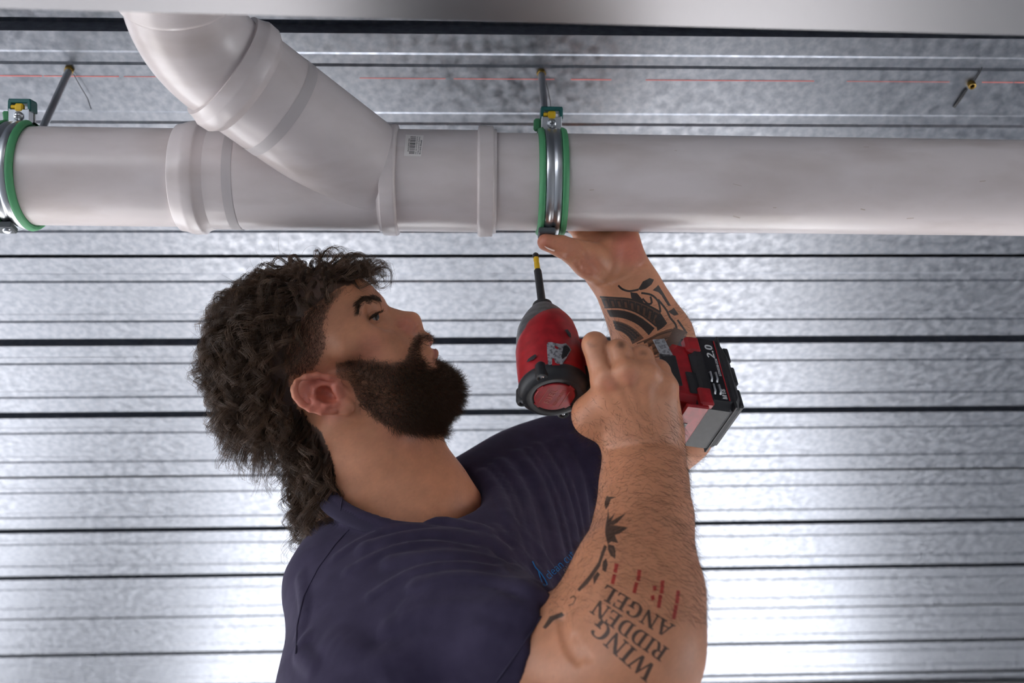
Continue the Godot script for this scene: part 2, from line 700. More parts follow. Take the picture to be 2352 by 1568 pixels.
func room() -> void:
	wall("floor", Vector3(0, -0.1, 0), Vector3(6.2, 0.1, 5.6), mats.concrete)
	var g := G.new()
	g.box(Vector3(0, -0.16, 0), Basis(Vector3(60, 0, 0), Vector3(0, 0.05, 0), Vector3(0, 0, 60)))
	struct(put(g, "floor_yard", mats.ground))
	# far wall: piers between openings; the other sides stand open between columns
	side("wall_far", true, -4.7, [[-6.2, -5.4], [-2.3, -1.3], [-0.1, 0.75], [1.95, 4.6], [5.4, 6.2]], 2.3)
	side("wall_near", true, 5.5, [[-6.2, -5.8], [-2.4, 6.2]], 2.5)
	side("wall_left", false, -6.1, [[-4.8, -4.4], [-0.8, -0.4], [2.6, 3.0], [5.2, 5.6]], 2.5)
	side("wall_right", false, 6.1, [[-4.8, -1.5], [1.0, 5.6]], 2.5)

func side(called: String, across: bool, at: float, piers: Array, head: float) -> void:
	var g := G.new()
	var mid := (DECK + 0.06) / 2.0
	for k in piers.size():
		var p: Array = piers[k]
		var c: float = (p[0] + p[1]) / 2.0
		var h: float = (p[1] - p[0]) / 2.0
		var yc := mid
		var yh := mid
		for part in 2:
			if part == 1:
				if k == piers.size() - 1:
					break
				c = (p[1] + piers[k + 1][0]) / 2.0
				h = (piers[k + 1][0] - p[1]) / 2.0
				yc = (DECK + 0.06 + head) / 2.0
				yh = (DECK + 0.06 - head) / 2.0
			if across:
				g.box(Vector3(c, yc, at), Basis(Vector3(h, 0, 0), Vector3(0, yh, 0), Vector3(0, 0, 0.1)))
			else:
				g.box(Vector3(at, yc, c), Basis(Vector3(0.1, 0, 0), Vector3(0, yh, 0), Vector3(0, 0, h)))
	struct(put(g, called, mats.plaster))

func deck() -> void:
	var root := struct(node("ceiling"), "galvanised steel deck with dark slots between its ribbed pans")
	var g := G.new()
	g.box(Vector3(0, DECK + 0.16, 0.4), Basis(Vector3(6.2, 0, 0), Vector3(0, 0.1, 0), Vector3(0, 0, 5.2)))
	put(g, "slab", mats.concrete, root)
	var z0 := -1.2586 + 2.0 * PITCH      # slot 0; slot k lies at z0 - k * PITCH
	for j in range(-11, 7):
		g = G.new()
		var prof := []                    # [z, y] from the near edge to the far one
		for k in 3:
			var z := z0 - (3 * j + 1 + k) * PITCH
			if 3 * j + 1 + k > 18:
				continue
			var lap := k == 0
			var h := 0.0035 if lap else 0.0092
			var wide := 0.009 if lap else 0.017
			# slot, then the pan with two recessed stiffeners
			prof.append_array([[z + h, 0.0], [z + wide, 0.034], [z - wide, 0.034], [z - h, 0.0]])
			for s in [[0.185, 0.292], [0.648, 0.756]]:
				var a: float = z - s[0] * PITCH
				var b: float = z - s[1] * PITCH
				prof.append_array([[a, 0.0], [a - 0.004, 0.0016], [b + 0.0035, 0.0016], [b, 0.0]])
		if prof.is_empty():
			continue
		var zend := z0 - (3 * j + 4) * PITCH
		prof.append([zend + 0.0035, 0.0])
		var run := 0.0
		for i in prof.size() - 1:
			var a: Array = prof[i]
			var b: Array = prof[i + 1]
			var len := Vector2(a[0] - b[0], a[1] - b[1]).length()
			var i0 := g.v.size()
			g.vert(Vector3(-6.2, DECK + a[1], a[0]), Vector2(-6.2, a[0]))
			g.vert(Vector3(6.2, DECK + a[1], a[0]), Vector2(6.2, a[0]))
			g.vert(Vector3(6.2, DECK + b[1], b[0]), Vector2(6.2, a[0] - len))
			g.vert(Vector3(-6.2, DECK + b[1], b[0]), Vector2(-6.2, a[0] - len))
			g.quad(i0, i0 + 3, i0 + 2, i0 + 1)
			run += len
		put(g, "deck_sheet", mats.galvanised_deck, root)

func channel() -> void:
	var a := P(0, 24, 0.70)
	var ray := P(2352, 86, 1.0) - CAM
	var b := CAM + ray * ((a.y - CAM.y) / ray.y)
	var u := (b - a).normalized()
	var w := Vector3(-u.z, 0, u.x).normalized()   # towards the camera
	if w.z < 0:
		w = -w
	w = (w * cos(0.24) - Vector3.UP * sin(0.24)).normalized()
	var un := u.cross(w).normalized()
	if un.y < 0:
		un = -un
	var mid := (a + b) / 2
	var root := node("steel_channel", mid)
	tag(root, "blurred galvanised steel channel crossing the top edge in front of the bent pipe", "channel")
	var line := PackedVector2Array()
	for q in [[0, 0.035], [0, 0.002], [0.002, 0], [0.098, 0], [0.1, 0.002], [0.1, 0.035], [0.0985, 0.035], [0.0985, 0.0015], [0.0015, 0.0015], [0.0015, 0.035]]:
		line.append(Vector2(q[0], q[1]))
	var g := G.new()
	g.prism(-u * 5.5, w, un, line, 11.0 if w.cross(un).dot(u) > 0 else -11.0)
	put(g, "channel_body", mats.channel_steel, root)

func pipes() -> void:
	var ax := (pipe_axis(1.0) - pipe_axis(0.0)).normalized()
	var R := 0.055
	# straight pipes
	var g := G.new()
	var a := pipe_axis(0.02)
	g.lathe(a, ax, [[0, R], [6.0, R]], 96)
	var o := put(g, "drain_pipe", mats.pvc)
	tag(o, "long straight white plastic drain pipe running right from the green clamp", "pipe")
	g = G.new()
	g.lathe(pipe_axis(-6.0), ax, [[0, R], [5.69, R]], 96)
	o = put(g, "drain_pipe_001", mats.pvc)
	tag(o, "white drain pipe entering from the left through a clamp to the branch fitting", "pipe")
	# wye
	var root := node("branch_fitting", pipe_axis(-0.2))
	tag(root, "white plastic branch fitting with an angled arm joining the drain pipe", "pipe fitting")
	var rel := func(x: float) -> Vector3: return pipe_axis(x) - root.position
	g = G.new()
	g.lathe(rel.call(-0.290), ax, [[0, 0.0575], [0.205, 0.0575]], 96)
	put(g, "body", mats.pvc, root)
	g = G.new()
	g.lathe(rel.call(-0.3245), ax, [[0, 0.0555], [0, 0.0585], [0, 0.0585], [0.001, 0.0598], [0.006, 0.0605], [0.013, 0.0628], [0.017, 0.0635], [0.026, 0.0632], [0.028, 0.0615], [0.031, 0.0595], [0.036, 0.058], [0.038, 0.0573]], 96)
	put(g, "socket_rim", mats.pvc, root)
	g = G.new()
	g.lathe(rel.call(-0.266), ax, [[0, 0.0578], [0.0105, 0.0578]], 96)
	put(g, "printed_band", mats.pvc_band, root)
	var bo: Vector3 = rel.call(-0.102)
	var bd := Vector3(-0.7071, 0, 0.7071)
	g = G.new()
	g.lathe(bo, bd, [[0.0, 0.0572], [0.185, 0.0572]], 96)
	put(g, "arm", mats.pvc, root)
	g = G.new()
	g.lathe(bo, bd, [[0.134, 0.0575], [0.146, 0.0575]], 96)
	put(g, "printed_band", mats.pvc_band, root)
	g = G.new()
	g.lathe(bo, bd, [[0.178, 0.0573], [0.181, 0.059], [0.184, 0.0615], [0.187, 0.0635], [0.198, 0.064], [0.2, 0.0628], [0.206, 0.0605], [0.211, 0.0595], [0.211, 0.0595], [0.211, 0.055]], 96)
	put(g, "socket_rim", mats.pvc, root)
	# bend on the arm
	var bend := node("pipe_bend", root.position + bo + bd * 0.21)
	tag(bend, "white plastic pipe bend rising from the branch arm behind the steel channel", "pipe fitting")
	g = G.new()
	var rows := []
	var radius := 0.10
	var start := Vector3.ZERO - bd * 0.02
	var up := Vector3(0, 1, 0)
	var steps := 16
	var p := start
	var turn := deg_to_rad(45.0)
	var centre_dir := up.cross(bd).normalized()
	if centre_dir.z < 0:
		centre_dir = -centre_dir
	var path := [start]
	path.append(start + bd * 0.02)
	var d := bd
	for k in range(1, steps + 1):
		d = (bd * cos(turn * k / steps) + centre_dir * sin(turn * k / steps)).normalized()
		path.append(path[-1] + d * radius * turn / steps)
	for k in 4:
		path.append(path[-1] + d * 0.008)
	g.tube(path, [0.0552], 72, false)
	put(g, "elbow", mats.pvc, bend)
	g = G.new()
	g.lathe(path[-1], d, [[-0.03, 0.0555], [-0.025, 0.059], [0.05, 0.060], [0.053, 0.064], [0.07, 0.0645], [0.09, 0.062], [0.09, 0.062], [0.09, 0.055]], 72)
	put(g, "socket", mats.pvc, bend)
	g = G.new()
	g.lathe(path[-1], d, [[-0.008, 0.0604], [0.004, 0.0606]], 72)
	put(g, "printed_band", mats.pvc_band, bend)
	# the run that goes on towards the near wall, above the channel
	g = G.new()
	var run_from: Vector3 = bend.position + path[-1] + d * 0.06
	g.lathe(run_from, d, [[0, R], [5.38 - run_from.z, R]], 48)
	o = put(g, "drain_pipe_002", mats.pvc)
	tag(o, "white drain pipe leaving the bend above the steel channel", "pipe")
	# double socket
	var sl := node("socket_coupling", pipe_axis(-0.035))
	tag(sl, "white double socket coupling with a barcode sticker beside the branch", "pipe fitting")
	rel = func(x: float) -> Vector3: return pipe_axis(x) - sl.position
	g = G.new()
	g.lathe(rel.call(-0.097), ax, [[0, 0.0575], [0.124, 0.0575]], 96)
	put(g, "body", mats.pvc, sl)
	for s in [[-0.1005, 1.0], [0.031, -1.0]]:
		g = G.new()
		var q := [[0, 0.0565], [0, 0.0585], [0, 0.0585], [0.0035, 0.0592], [0.0035, 0.061], [0.0045, 0.0622], [0.018, 0.0628], [0.0205, 0.0618], [0.0215, 0.0572]]
		if s[1] < 0:
			q.reverse()
			for k in q.size():
				q[k] = [-q[k][0], q[k][1]]
		g.lathe(rel.call(s[0]), ax, q, 96)
		put(g, "socket_rim", mats.pvc, sl)

# ---------------------------------------------------------------- the plumber
var head_prims := 0
const HD := 1.15                       # distance of the middle plane of the head
func H(px: float, py: float, s := 0.0) -> Vector3:   # s: millimetres from the middle plane of the head towards the near side
	return P(px, py, HD - s * 0.001)

func axes(deg: float, r1: float, r2: float, r3: float) -> Basis:   # millimetres: along the angle, across it, towards the near side
	var a := deg_to_rad(deg)
	return Basis((from_cam.x * cos(a) + from_cam.y * sin(a)) * r1 * 0.001, (from_cam.y * cos(a) - from_cam.x * sin(a)) * r2 * 0.001, from_cam.z * r3 * 0.001)

func chain(f: Sdf, pts: Array, k: float, w := Vector3.ZERO, s := 1.0) -> void:   # [px, py, distance, radius in metres]
	for i in pts.size() - 1:
		var a: Array = pts[i]
		var b: Array = pts[i + 1]
		f.cap(P(a[0], a[1], a[2]), P(b[0], b[1], b[2]), a[3], b[3], k, false, w, s)

func head_field(f: Sdf) -> void:
	var mm := 0.001
	f.ell(H(690, 790), axes(35, 97, 78, 74), 0.01)                 # skull
	f.ell(H(790, 729), axes(60, 41, 40, 53), 0.03)                 # forehead
	f.ell(H(855, 800), axes(-50, 55, 40, 52), 0.02)                # middle of the face
	f.ell(H(915, 812), axes(-50, 34, 28, 30), 0.02)                # mouth mound
	f.ell(H(880, 900), axes(-20, 55, 38, 42), 0.025)               # floor of the jaw
	f.ell(H(1006, 884), axes(-60, 26, 20, 25), 0.022)              # chin
	for e in [1.0, -1.0]:
		f.cap(H(862, 700, 9 * e), H(834, 706, 43 * e), 8 * mm, 7.5 * mm, 0.012)      # brow
		f.cap(H(858, 775, 46 * e), H(790, 800, 62 * e), 15 * mm, 12 * mm, 0.022)     # cheekbone
		f.cap(H(775, 905, 58 * e), H(800, 925, 56 * e), 14 * mm, 14 * mm, 0.025)     # jaw
		f.cap(H(800, 925, 56 * e), H(905, 945, 42 * e), 14 * mm, 18 * mm, 0.025)
		f.cap(H(905, 945, 42 * e), H(985, 915, 16 * e), 18 * mm, 20 * mm, 0.025)
		f.cap(H(905, 830, 40 * e), H(940, 850, 26 * e), 18 * mm, 16 * mm, 0.03)      # cheek
	f.cap(H(876, 719), H(900, 727), 6.5 * mm, 7 * mm, 0.008)
	f.cap(H(900, 727), H(946, 736), 7.2 * mm, 9.8 * mm, 0.008)      # nose
	f.cap(H(905, 745), H(940, 748), 11 * mm, 10 * mm, 0.01)
	for e in [1.0, -1.0]:
		f.ell(H(936, 755, 13 * e), axes(-35, 11, 9, 7.5), 0.005)
		f.ell(H(957, 753, 13.0 * e), axes(82, 5.5, 2.6, 10), 0.0012, true)
	f.cap(H(952, 745), H(946, 764), 4.5 * mm, 6 * mm, 0.006)
	for e in [1.0, -1.0]:                                            # eye sockets and lids
		f.ell(H(868, 728, 45 * e), axes(-45, 15, 9, 9), 0.012, true)
		f.ell(H(853, 733, 26 * e), axes(0, 11.2, 11.2, 11.2), 0.004)
	# lips
	for e in [1.0, -1.0]:
		f.cap(H(979, 784), H(975, 791, 12 * e), 6 * mm, 5 * mm, 0.004)
		f.cap(H(973, 792, 12 * e), H(961, 806, 22 * e), 4.5 * mm, 3 * mm, 0.004)
		f.cap(H(993, 812), H(985, 813, 12 * e), 6.2 * mm, 5.4 * mm, 0.005)
		f.cap(H(984, 811, 12 * e), H(962, 809, 22 * e), 5 * mm, 3 * mm, 0.005)
		f.cap(H(992, 798, 0), H(972, 805, 17 * e), 3.6 * mm, 0.8 * mm, 0.002, true)
	f.cap(H(957, 770), H(972, 778), 9 * mm, 6 * mm, 0.012)
	for e in [1.0, -1.0]:
		f.group += 1
		f.ridge(H(925, 738, 18 * e), H(914, 755, 20 * e), 5 * mm, -2.2 * mm)
		f.ridge(H(914, 755, 20 * e), H(929, 772, 17 * e), 5 * mm, -2.2 * mm)
		f.group += 1
		f.ridge(H(838, 728, 40 * e), H(855, 712, 40 * e), 2.6 * mm, -1.0 * mm)
		f.ridge(H(855, 712, 40 * e), H(874, 708, 34 * e), 2.6 * mm, -1.0 * mm)
		f.group += 1
		f.ridge(H(838, 748, 40 * e), H(862, 752, 40 * e), 4 * mm, -0.9 * mm)
	# neck
	f.cap(H(826, 945), H(880, 1085), 55 * mm, 58 * mm, 0.03)
	f.cap(H(880, 1085), H(930, 1215), 58 * mm, 76 * mm, 0.03)
	f.cap(H(978, 1010), H(975, 1060), 10 * mm, 12 * mm, 0.03)       # throat
	f.cap(H(1000, 1150, 10), H(1060, 1230, -60), 40 * mm, 40 * mm, 0.05)
	f.cap(H(772, 985, 44), H(995, 1165, 34), 13 * mm, 11 * mm, 0.03)  # neck muscle
	f.cap(H(770, 960, -10), H(800, 1130, 0), 42 * mm, 48 * mm, 0.03)   # nape
	# near and far ear
	for e in [1.0, -1.0]:
		var q := func(px: float, py: float, s: float) -> Vector3:
			return H(px, py, s * e)
		f.ell(q.call(738, 906, 74), axes(-15, 33, 20, 5.5), 0.004)
		f.cap(q.call(760, 905, 60), q.call(735, 905, 72), 12 * mm, 12 * mm, 0.008)
		var rim := [[778, 876, 76], [755, 866, 80], [728, 862, 83], [703, 866, 86], [684, 877, 88], [675, 893, 89], [679, 910, 89], [692, 926, 88], [712, 938, 86], [738, 945, 84], [765, 946, 81]]
		for i in rim.size() - 1:
			f.cap(q.call(rim[i][0], rim[i][1], rim[i][2]), q.call(rim[i + 1][0], rim[i + 1][1], rim[i + 1][2]), 3.6 * mm, 3.6 * mm, 0.0035)
		f.ell(q.call(790, 934, 78), axes(-15, 11, 8.5, 5), 0.006)
		var inner := [[722, 896, 81], [716, 910, 84], [726, 924, 86], [748, 930, 85], [770, 928, 82]]
		for i in inner.size() - 1:
			f.cap(q.call(inner[i][0], inner[i][1], inner[i][2]), q.call(inner[i + 1][0], inner[i + 1][1], inner[i + 1][2]), 3.2 * mm, 3.2 * mm, 0.004)
		f.ell(q.call(750, 905, 84), axes(-25, 12, 8.5, 15), 0.003, true)
		f.ell(q.call(703, 893, 90), axes(-50, 11, 5, 8), 0.004, true)
		f.ell(q.call(775, 900, 78), axes(-60, 8, 5, 5), 0.004)

func arm_field(f: Sdf) -> void:
	var v := from_cam.z
	# near arm: upper arm, forearm, wrist
	chain(f, [[1030, 1462, 0.98, 0.046], [1190, 1514, 0.903, 0.053], [1390, 1540, 0.86, 0.056]], 0.03)
	chain(f, [[1390, 1540, 0.86, 0.056], [1440, 1520, 0.855, 0.055]], 0.02)
	chain(f, [[1440, 1530, 0.85, 0.052], [1446, 1430, 0.872, 0.0535], [1464, 1320, 0.905, 0.0495], [1480, 1190, 0.95, 0.0405], [1480, 1100, 0.98, 0.0375]], 0.025)
	chain(f, [[1480, 1100, 0.98, 0.0385], [1480, 1040, 1.0, 0.0362]], 0.02, v, 1.35)
	chain(f, [[1340, 1420, 0.885, 0.022], [1420, 1330, 0.89, 0.03]], 0.03)        # swelling at the inner elbow
	f.cap(P(1530, 1490, 0.845), P(1545, 1370, 0.88), 0.022, 0.018, 0.03)
	# far arm
	chain(f, [[1330, 1080, 1.34, 0.05], [1470, 1050, 1.29, 0.047], [1552, 985, 1.255, 0.041], [1535, 890, 1.225, 0.044], [1500, 780, 1.2, 0.0415], [1462, 700, 1.185, 0.0345]], 0.03)
	chain(f, [[1462, 700, 1.185, 0.0345], [1440, 655, 1.178, 0.033]], 0.02, v, 1.3)

func near_hand(f: Sdf) -> void:
	var v := from_cam.z
	chain(f, [[1480, 1040, 1.0, 0.036], [1470, 985, 0.995, 0.036]], 0.015, v, 1.4)
	# back of the hand, then the fingers that close round the grip
	var fingers := [
		[[1440, 985, 0.99, 0.018], [1392, 872, 0.974, 0.0145], [1366, 791, 0.98, 0.0122], [1362, 790, 1.018, 0.0102], [1392, 830, 1.046, 0.0092]],
		[[1470, 985, 0.985, 0.018], [1440, 856, 0.968, 0.0145], [1420, 808, 0.975, 0.0122], [1421, 806, 1.018, 0.0102], [1450, 850, 1.042, 0.0092]],
		[[1498, 985, 0.988, 0.018], [1486, 864, 0.972, 0.0138], [1471, 822, 0.98, 0.0118], [1476, 824, 1.018, 0.0098], [1500, 868, 1.04, 0.009]],
		[[1526, 985, 0.995, 0.017], [1528, 890, 0.982, 0.0125], [1513, 850, 0.988, 0.0102], [1518, 850, 1.02, 0.009], [1540, 890, 1.038, 0.0082]],
	]
	for c in fingers:
		chain(f, [c[0], c[1]], 0.014)
	for c in fingers:
		chain(f, c.slice(1), 0.0035)
	chain(f, [[1450, 1010, 0.995, 0.022], [1362, 955, 1.0, 0.0165], [1340, 925, 1.03, 0.0125], [1352, 880, 1.06, 0.0105], [1380, 850, 1.075, 0.0095]], 0.012)
	chain(f, [[1400, 900, 0.99, 0.016], [1365, 955, 1.0, 0.0165]], 0.015)
	for q in [[1394, 803, 0.966, 1409, 858, 0.96], [1446, 818, 0.962, 1460, 862, 0.958], [1496, 842, 0.966, 1506, 880, 0.965]]:
		f.group += 1
		f.ridge(P(q[0], q[1], q[2]), P(q[3], q[4], q[5]), 0.0045, -0.0026)
	# knuckles and tendons
	for q in [[1396, 866, 0.964], [1441, 851, 0.957], [1486, 858, 0.962], [1526, 884, 0.972]]:
		f.ell(P(q[0], q[1], q[2]), axes(0, 9, 9, 6), 0.008)
	f.group += 1
	for q in [[1465, 990, 0.958, 1410, 890, 0.955], [1480, 990, 0.955, 1445, 880, 0.952], [1500, 990, 0.957, 1485, 885, 0.956]]:
		f.ridge(P(q[0], q[1], q[2]), P(q[3], q[4], q[5]), 0.009, 0.0014)

func far_hand(f: Sdf) -> void:
	var v := from_cam.z
	chain(f, [[1440, 655, 1.178, 0.033], [1408, 600, 1.178, 0.034]], 0.015, v, 1.4)
	f.cap(P(1395, 610, 1.186), P(1382, 540, 1.198), 0.028, 0.034, 0.016, false, v, 1.8)
	f.cap(P(1437, 615, 1.17), P(1432, 545, 1.18), 0.02, 0.018, 0.014)       # outer edge of the palm
	chain(f, [[1405, 632, 1.17, 0.02], [1354, 598, 1.155, 0.0185], [1318, 578, 1.146, 0.0145]], 0.012)   # ball of the thumb
	chain(f, [[1322, 580, 1.146, 0.0142], [1290, 566, 1.138, 0.0118], [1254, 556, 1.132, 0.0098]], 0.005)
	for c in [[1322, 515, 1310, 450], [1357, 500, 1352, 430], [1395, 500, 1395, 430], [1432, 515, 1436, 455]]:
		chain(f, [[c[0], c[1], 1.192, 0.0125], [c[2], c[3], 1.232, 0.0105], [c[2], c[3] - 55, 1.235, 0.0092], [c[2] - 4, c[3] - 90, 1.222, 0.0085]], 0.006)
	for q in [[1322, 596, 1334, 622], [1330, 590, 1344, 628], [1341, 588, 1356, 628]]:
		f.group += 1
		f.ridge(P(q[0], q[1], 1.137), P(q[2], q[3], 1.142), 0.0035, -0.0011)
	f.group += 1
	f.ridge(P(1405, 640, 1.14), P(1470, 608, 1.15), 0.005, -0.0012)

func person() -> void:
	var root := node("person", P(930, 1215, 1.15))
	tag(root, "bearded person in a navy t-shirt driving a screw overhead with both arms raised", "person")
	var f := Sdf.new()
	head_field(f)
	head_prims = f.ty.size()
	arm_field(f)
	near_hand(f)
	far_hand(f)
	var arm := f.all()
	for line in [[[1334, 556, 1352, 588, 1372, 614, 1392, 640], 0.006, -0.0024], [[1376, 655, 1405, 645, 1440, 630, 1484, 604], 0.0045, -0.0018], [[1424, 540, 1416, 575, 1412, 610, 1400, 640], 0.009, -0.0026], [[1300, 588, 1312, 604], 0.004, -0.0012], [[1318, 584, 1334, 620], 0.004, -0.0014], [[1330, 584, 1348, 626], 0.004, -0.0012], [[1290, 1424, 1295, 1455, 1306, 1488, 1326, 1512], 0.0075, -0.0042], [[1316, 1462, 1330, 1490, 1352, 1512], 0.006, -0.0018]]:
		var pts := []
		for i in range(0, line[0].size(), 2):
			var w := surf(f, arm, line[0][i], line[0][i + 1])
			if w != Vector3.INF:
				pts.append(w)
		f.group += 1
		for i in pts.size() - 1:
			f.ridge(pts[i], pts[i + 1], line[1], line[2])
	var g := G.new()
	f.build(g, 0.0025)
	arm_axes()
	hair(root, g, f)
	arm_hair(root, g)
	paint_skin(g)
	for i in g.v.size():
		g.uv[i] = arm_uv(g.v[i])
	mats.skin.albedo_texture = tattoos(f)
	mats.skin.texture_repeat = false
	for i in g.v.size():
		g.v[i] -= root.position
	put(g, "body", mats.skin, root)
	eyes(root)
	shirt(root)
	lower_body(root)

func paint_skin(g: G) -> void:
	g.c.resize(g.v.size())
	var base := srgb(198, 136, 102).srgb_to_linear()
	var pink := srgb(190, 110, 95).srgb_to_linear()
	var lip := srgb(165, 88, 86).srgb_to_linear()
	var stub := srgb(88, 64, 54).srgb_to_linear()
	var long := polygon(LONG_HAIR)
	var fade := polygon(FADE)
	var beard := polygon(BEARD)
	var spots := [[H(935, 752, 12), 0.02, pink, 0.6], [H(850, 800, 52), 0.028, pink, 0.4], [H(735, 905, 80), 0.044, srgb(198, 104, 90).srgb_to_linear(), 0.7], [H(930, 960, 40), 0.05, pink, 0.25], [H(980, 788, 6), 0.009, lip, 0.9], [H(990, 811, 6), 0.011, lip, 0.9], [H(970, 806, 16), 0.007, lip, 0.7], [P(1448, 570, 1.155), 0.032, srgb(196, 104, 90).srgb_to_linear(), 0.6], [P(1352, 610, 1.14), 0.022, pink, 0.4], [P(1245, 555, 1.13), 0.02, pink, 0.5], [P(1300, 565, 1.13), 0.025, pink, 0.3], [P(1400, 880, 0.96), 0.012, pink, 0.35], [P(1445, 865, 0.955), 0.012, pink, 0.35]]
	for s in [[1366, 797, 0.97, 5], [1360, 790, 0.97, 4], [1425, 795, 0.965, 6], [1475, 812, 0.97, 5], [1240, 552, 1.127, 3]]:
		for k in 4:
			spots.append([P(s[0] + rng.randfn() * 5.0, s[1] + rng.randfn() * 4.0, s[2]), s[3] * 0.0009, srgb(82, 62, 50).srgb_to_linear(), 0.28])
	var nz := FastNoiseLite.new()
	nz.frequency = 45.0
	nz.fractal_octaves = 4
	for i in g.v.size():
		var p := g.v[i]
		var col := base
		for s in spots:
			var d: float = p.distance_to(s[0])
			if d < s[1]:
				col = col.lerp(s[2], s[3] * smoothstep(1.0, 0.3, d / s[1]))
		col = shade(col, 1.0 + 0.14 * nz.get_noise_3dv(p) + 0.10 * nz.get_noise_3dv(p * 7.0))
		var q := proj(p)
		if q.x < 1100 and q.y < 1180 and q.z > 1.0:
			var t := Vector2(q.x, q.y)
			var ear := Vector2((t.x - 738) / 76.0, (t.y - 906) / 52.0).length() < 1.0 and absf(HD - q.z) > 0.066
			if not ear:
				if Geometry2D.is_point_in_polygon(t, long):
					col = stub
				elif Geometry2D.is_point_in_polygon(t, fade):
					col = col.lerp(stub, 0.55)
				elif Geometry2D.is_point_in_polygon(t, beard):
					col = col.lerp(stub, 0.55)
		g.c[i] = col

func eyes(root: Node3D) -> void:
	for e in [1.0, -1.0]:
		var c := H(853, 733, 27 * e)
		var ball := node("eye", c - root.position, root)
		var g := G.new()
		var prof := []
		for k in 19:
			var a := PI * k / 18.0
			prof.append([-cos(a) * 0.0117, maxf(sin(a) * 0.0117, 1e-5)])
		var look := flat_dir(0.80, -0.22, 0.56 * e).normalized()
		g.lathe(Vector3.ZERO, look, prof, 28)
		put(g, "eyeball", mats.eye_white, ball)
		g = G.new()
		g.lathe(Vector3.ZERO, look, [[0.01045, 0.0058], [0.0113, 0.0040], [0.0116, 0.0025]], 24)
		put(g, "iris", mats.iris, ball)
		g = G.new()
		g.lathe(Vector3.ZERO, look, [[0.01162, 0.0026], [0.01185, 0.0001]], 20)
		put(g, "pupil", mats.black_plastic, ball)
		eyelids(root, e)
	var g := G.new()
	for k in 4:
		var sx := (k - 1.5) * 6.0
		g.box(H(976 - absf(sx) * 0.5, 794 + absf(sx) * 0.2, sx) - root.position, Basis(flat_dir(0.5, 0.85) * 0.0045, flat_dir(0.85, -0.5) * 0.003, from_cam.z * 0.0035), 0.001)
	put(g, "teeth", mats.teeth, root)
	g = G.new()
	var nail := []
	for k in 7:
		var row := []
		for j in 9:
			var u := (k / 6.0 - 0.5) * 2.0
			var w := (j / 8.0 - 0.5) * 2.0
			var tip := P(1262, 571, 1.1285)
			row.append(tip + flat_dir(0.93, 0.36) * u * 0.0062 + flat_dir(-0.25, 0.65, 0.0) * (0.0022 - 0.0022 * w * w - 0.0006 * u * u) + from_cam.z * w * 0.0052 - root.position)
		nail.append(row)
	g.grid(nail)
	put(g, "thumb_nail", mats.nail, root)

func shirt_field(f: Sdf) -> void:
	# trunk: near side, far side, belly
	chain(f, [[955, 1478, 1.045, 0.108], [955, 1620, 0.985, 0.112], [960, 2050, 0.82, 0.115]], 0.04)
	chain(f, [[1180, 1230, 1.26, 0.105], [1120, 1600, 1.10, 0.12], [1090, 2050, 0.93, 0.115]], 0.08)
	chain(f, [[1065, 1385, 1.135, 0.108], [1050, 2050, 0.865, 0.125]], 0.08)
	chain(f, [[815, 1395, 1.10, 0.066], [850, 1560, 1.03, 0.09]], 0.04)
	# shoulders
	chain(f, [[865, 1238, 1.13, 0.042], [848, 1340, 1.095, 0.060], [885, 1408, 1.05, 0.070]], 0.035)
	chain(f, [[1060, 1180, 1.23, 0.05], [1225, 1112, 1.32, 0.064]], 0.06)
	chain(f, [[790, 1190, 1.16, 0.02], [785, 1330, 1.1, 0.05]], 0.05)
	# sleeves
	chain(f, [[885, 1408, 1.05, 0.072], [1050, 1468, 0.965, 0.070], [1190, 1508, 0.9, 0.0645]], 0.03)
	chain(f, [[1225, 1112, 1.32, 0.064], [1330, 1075, 1.33, 0.062], [1415, 1058, 1.305, 0.056]], 0.05)

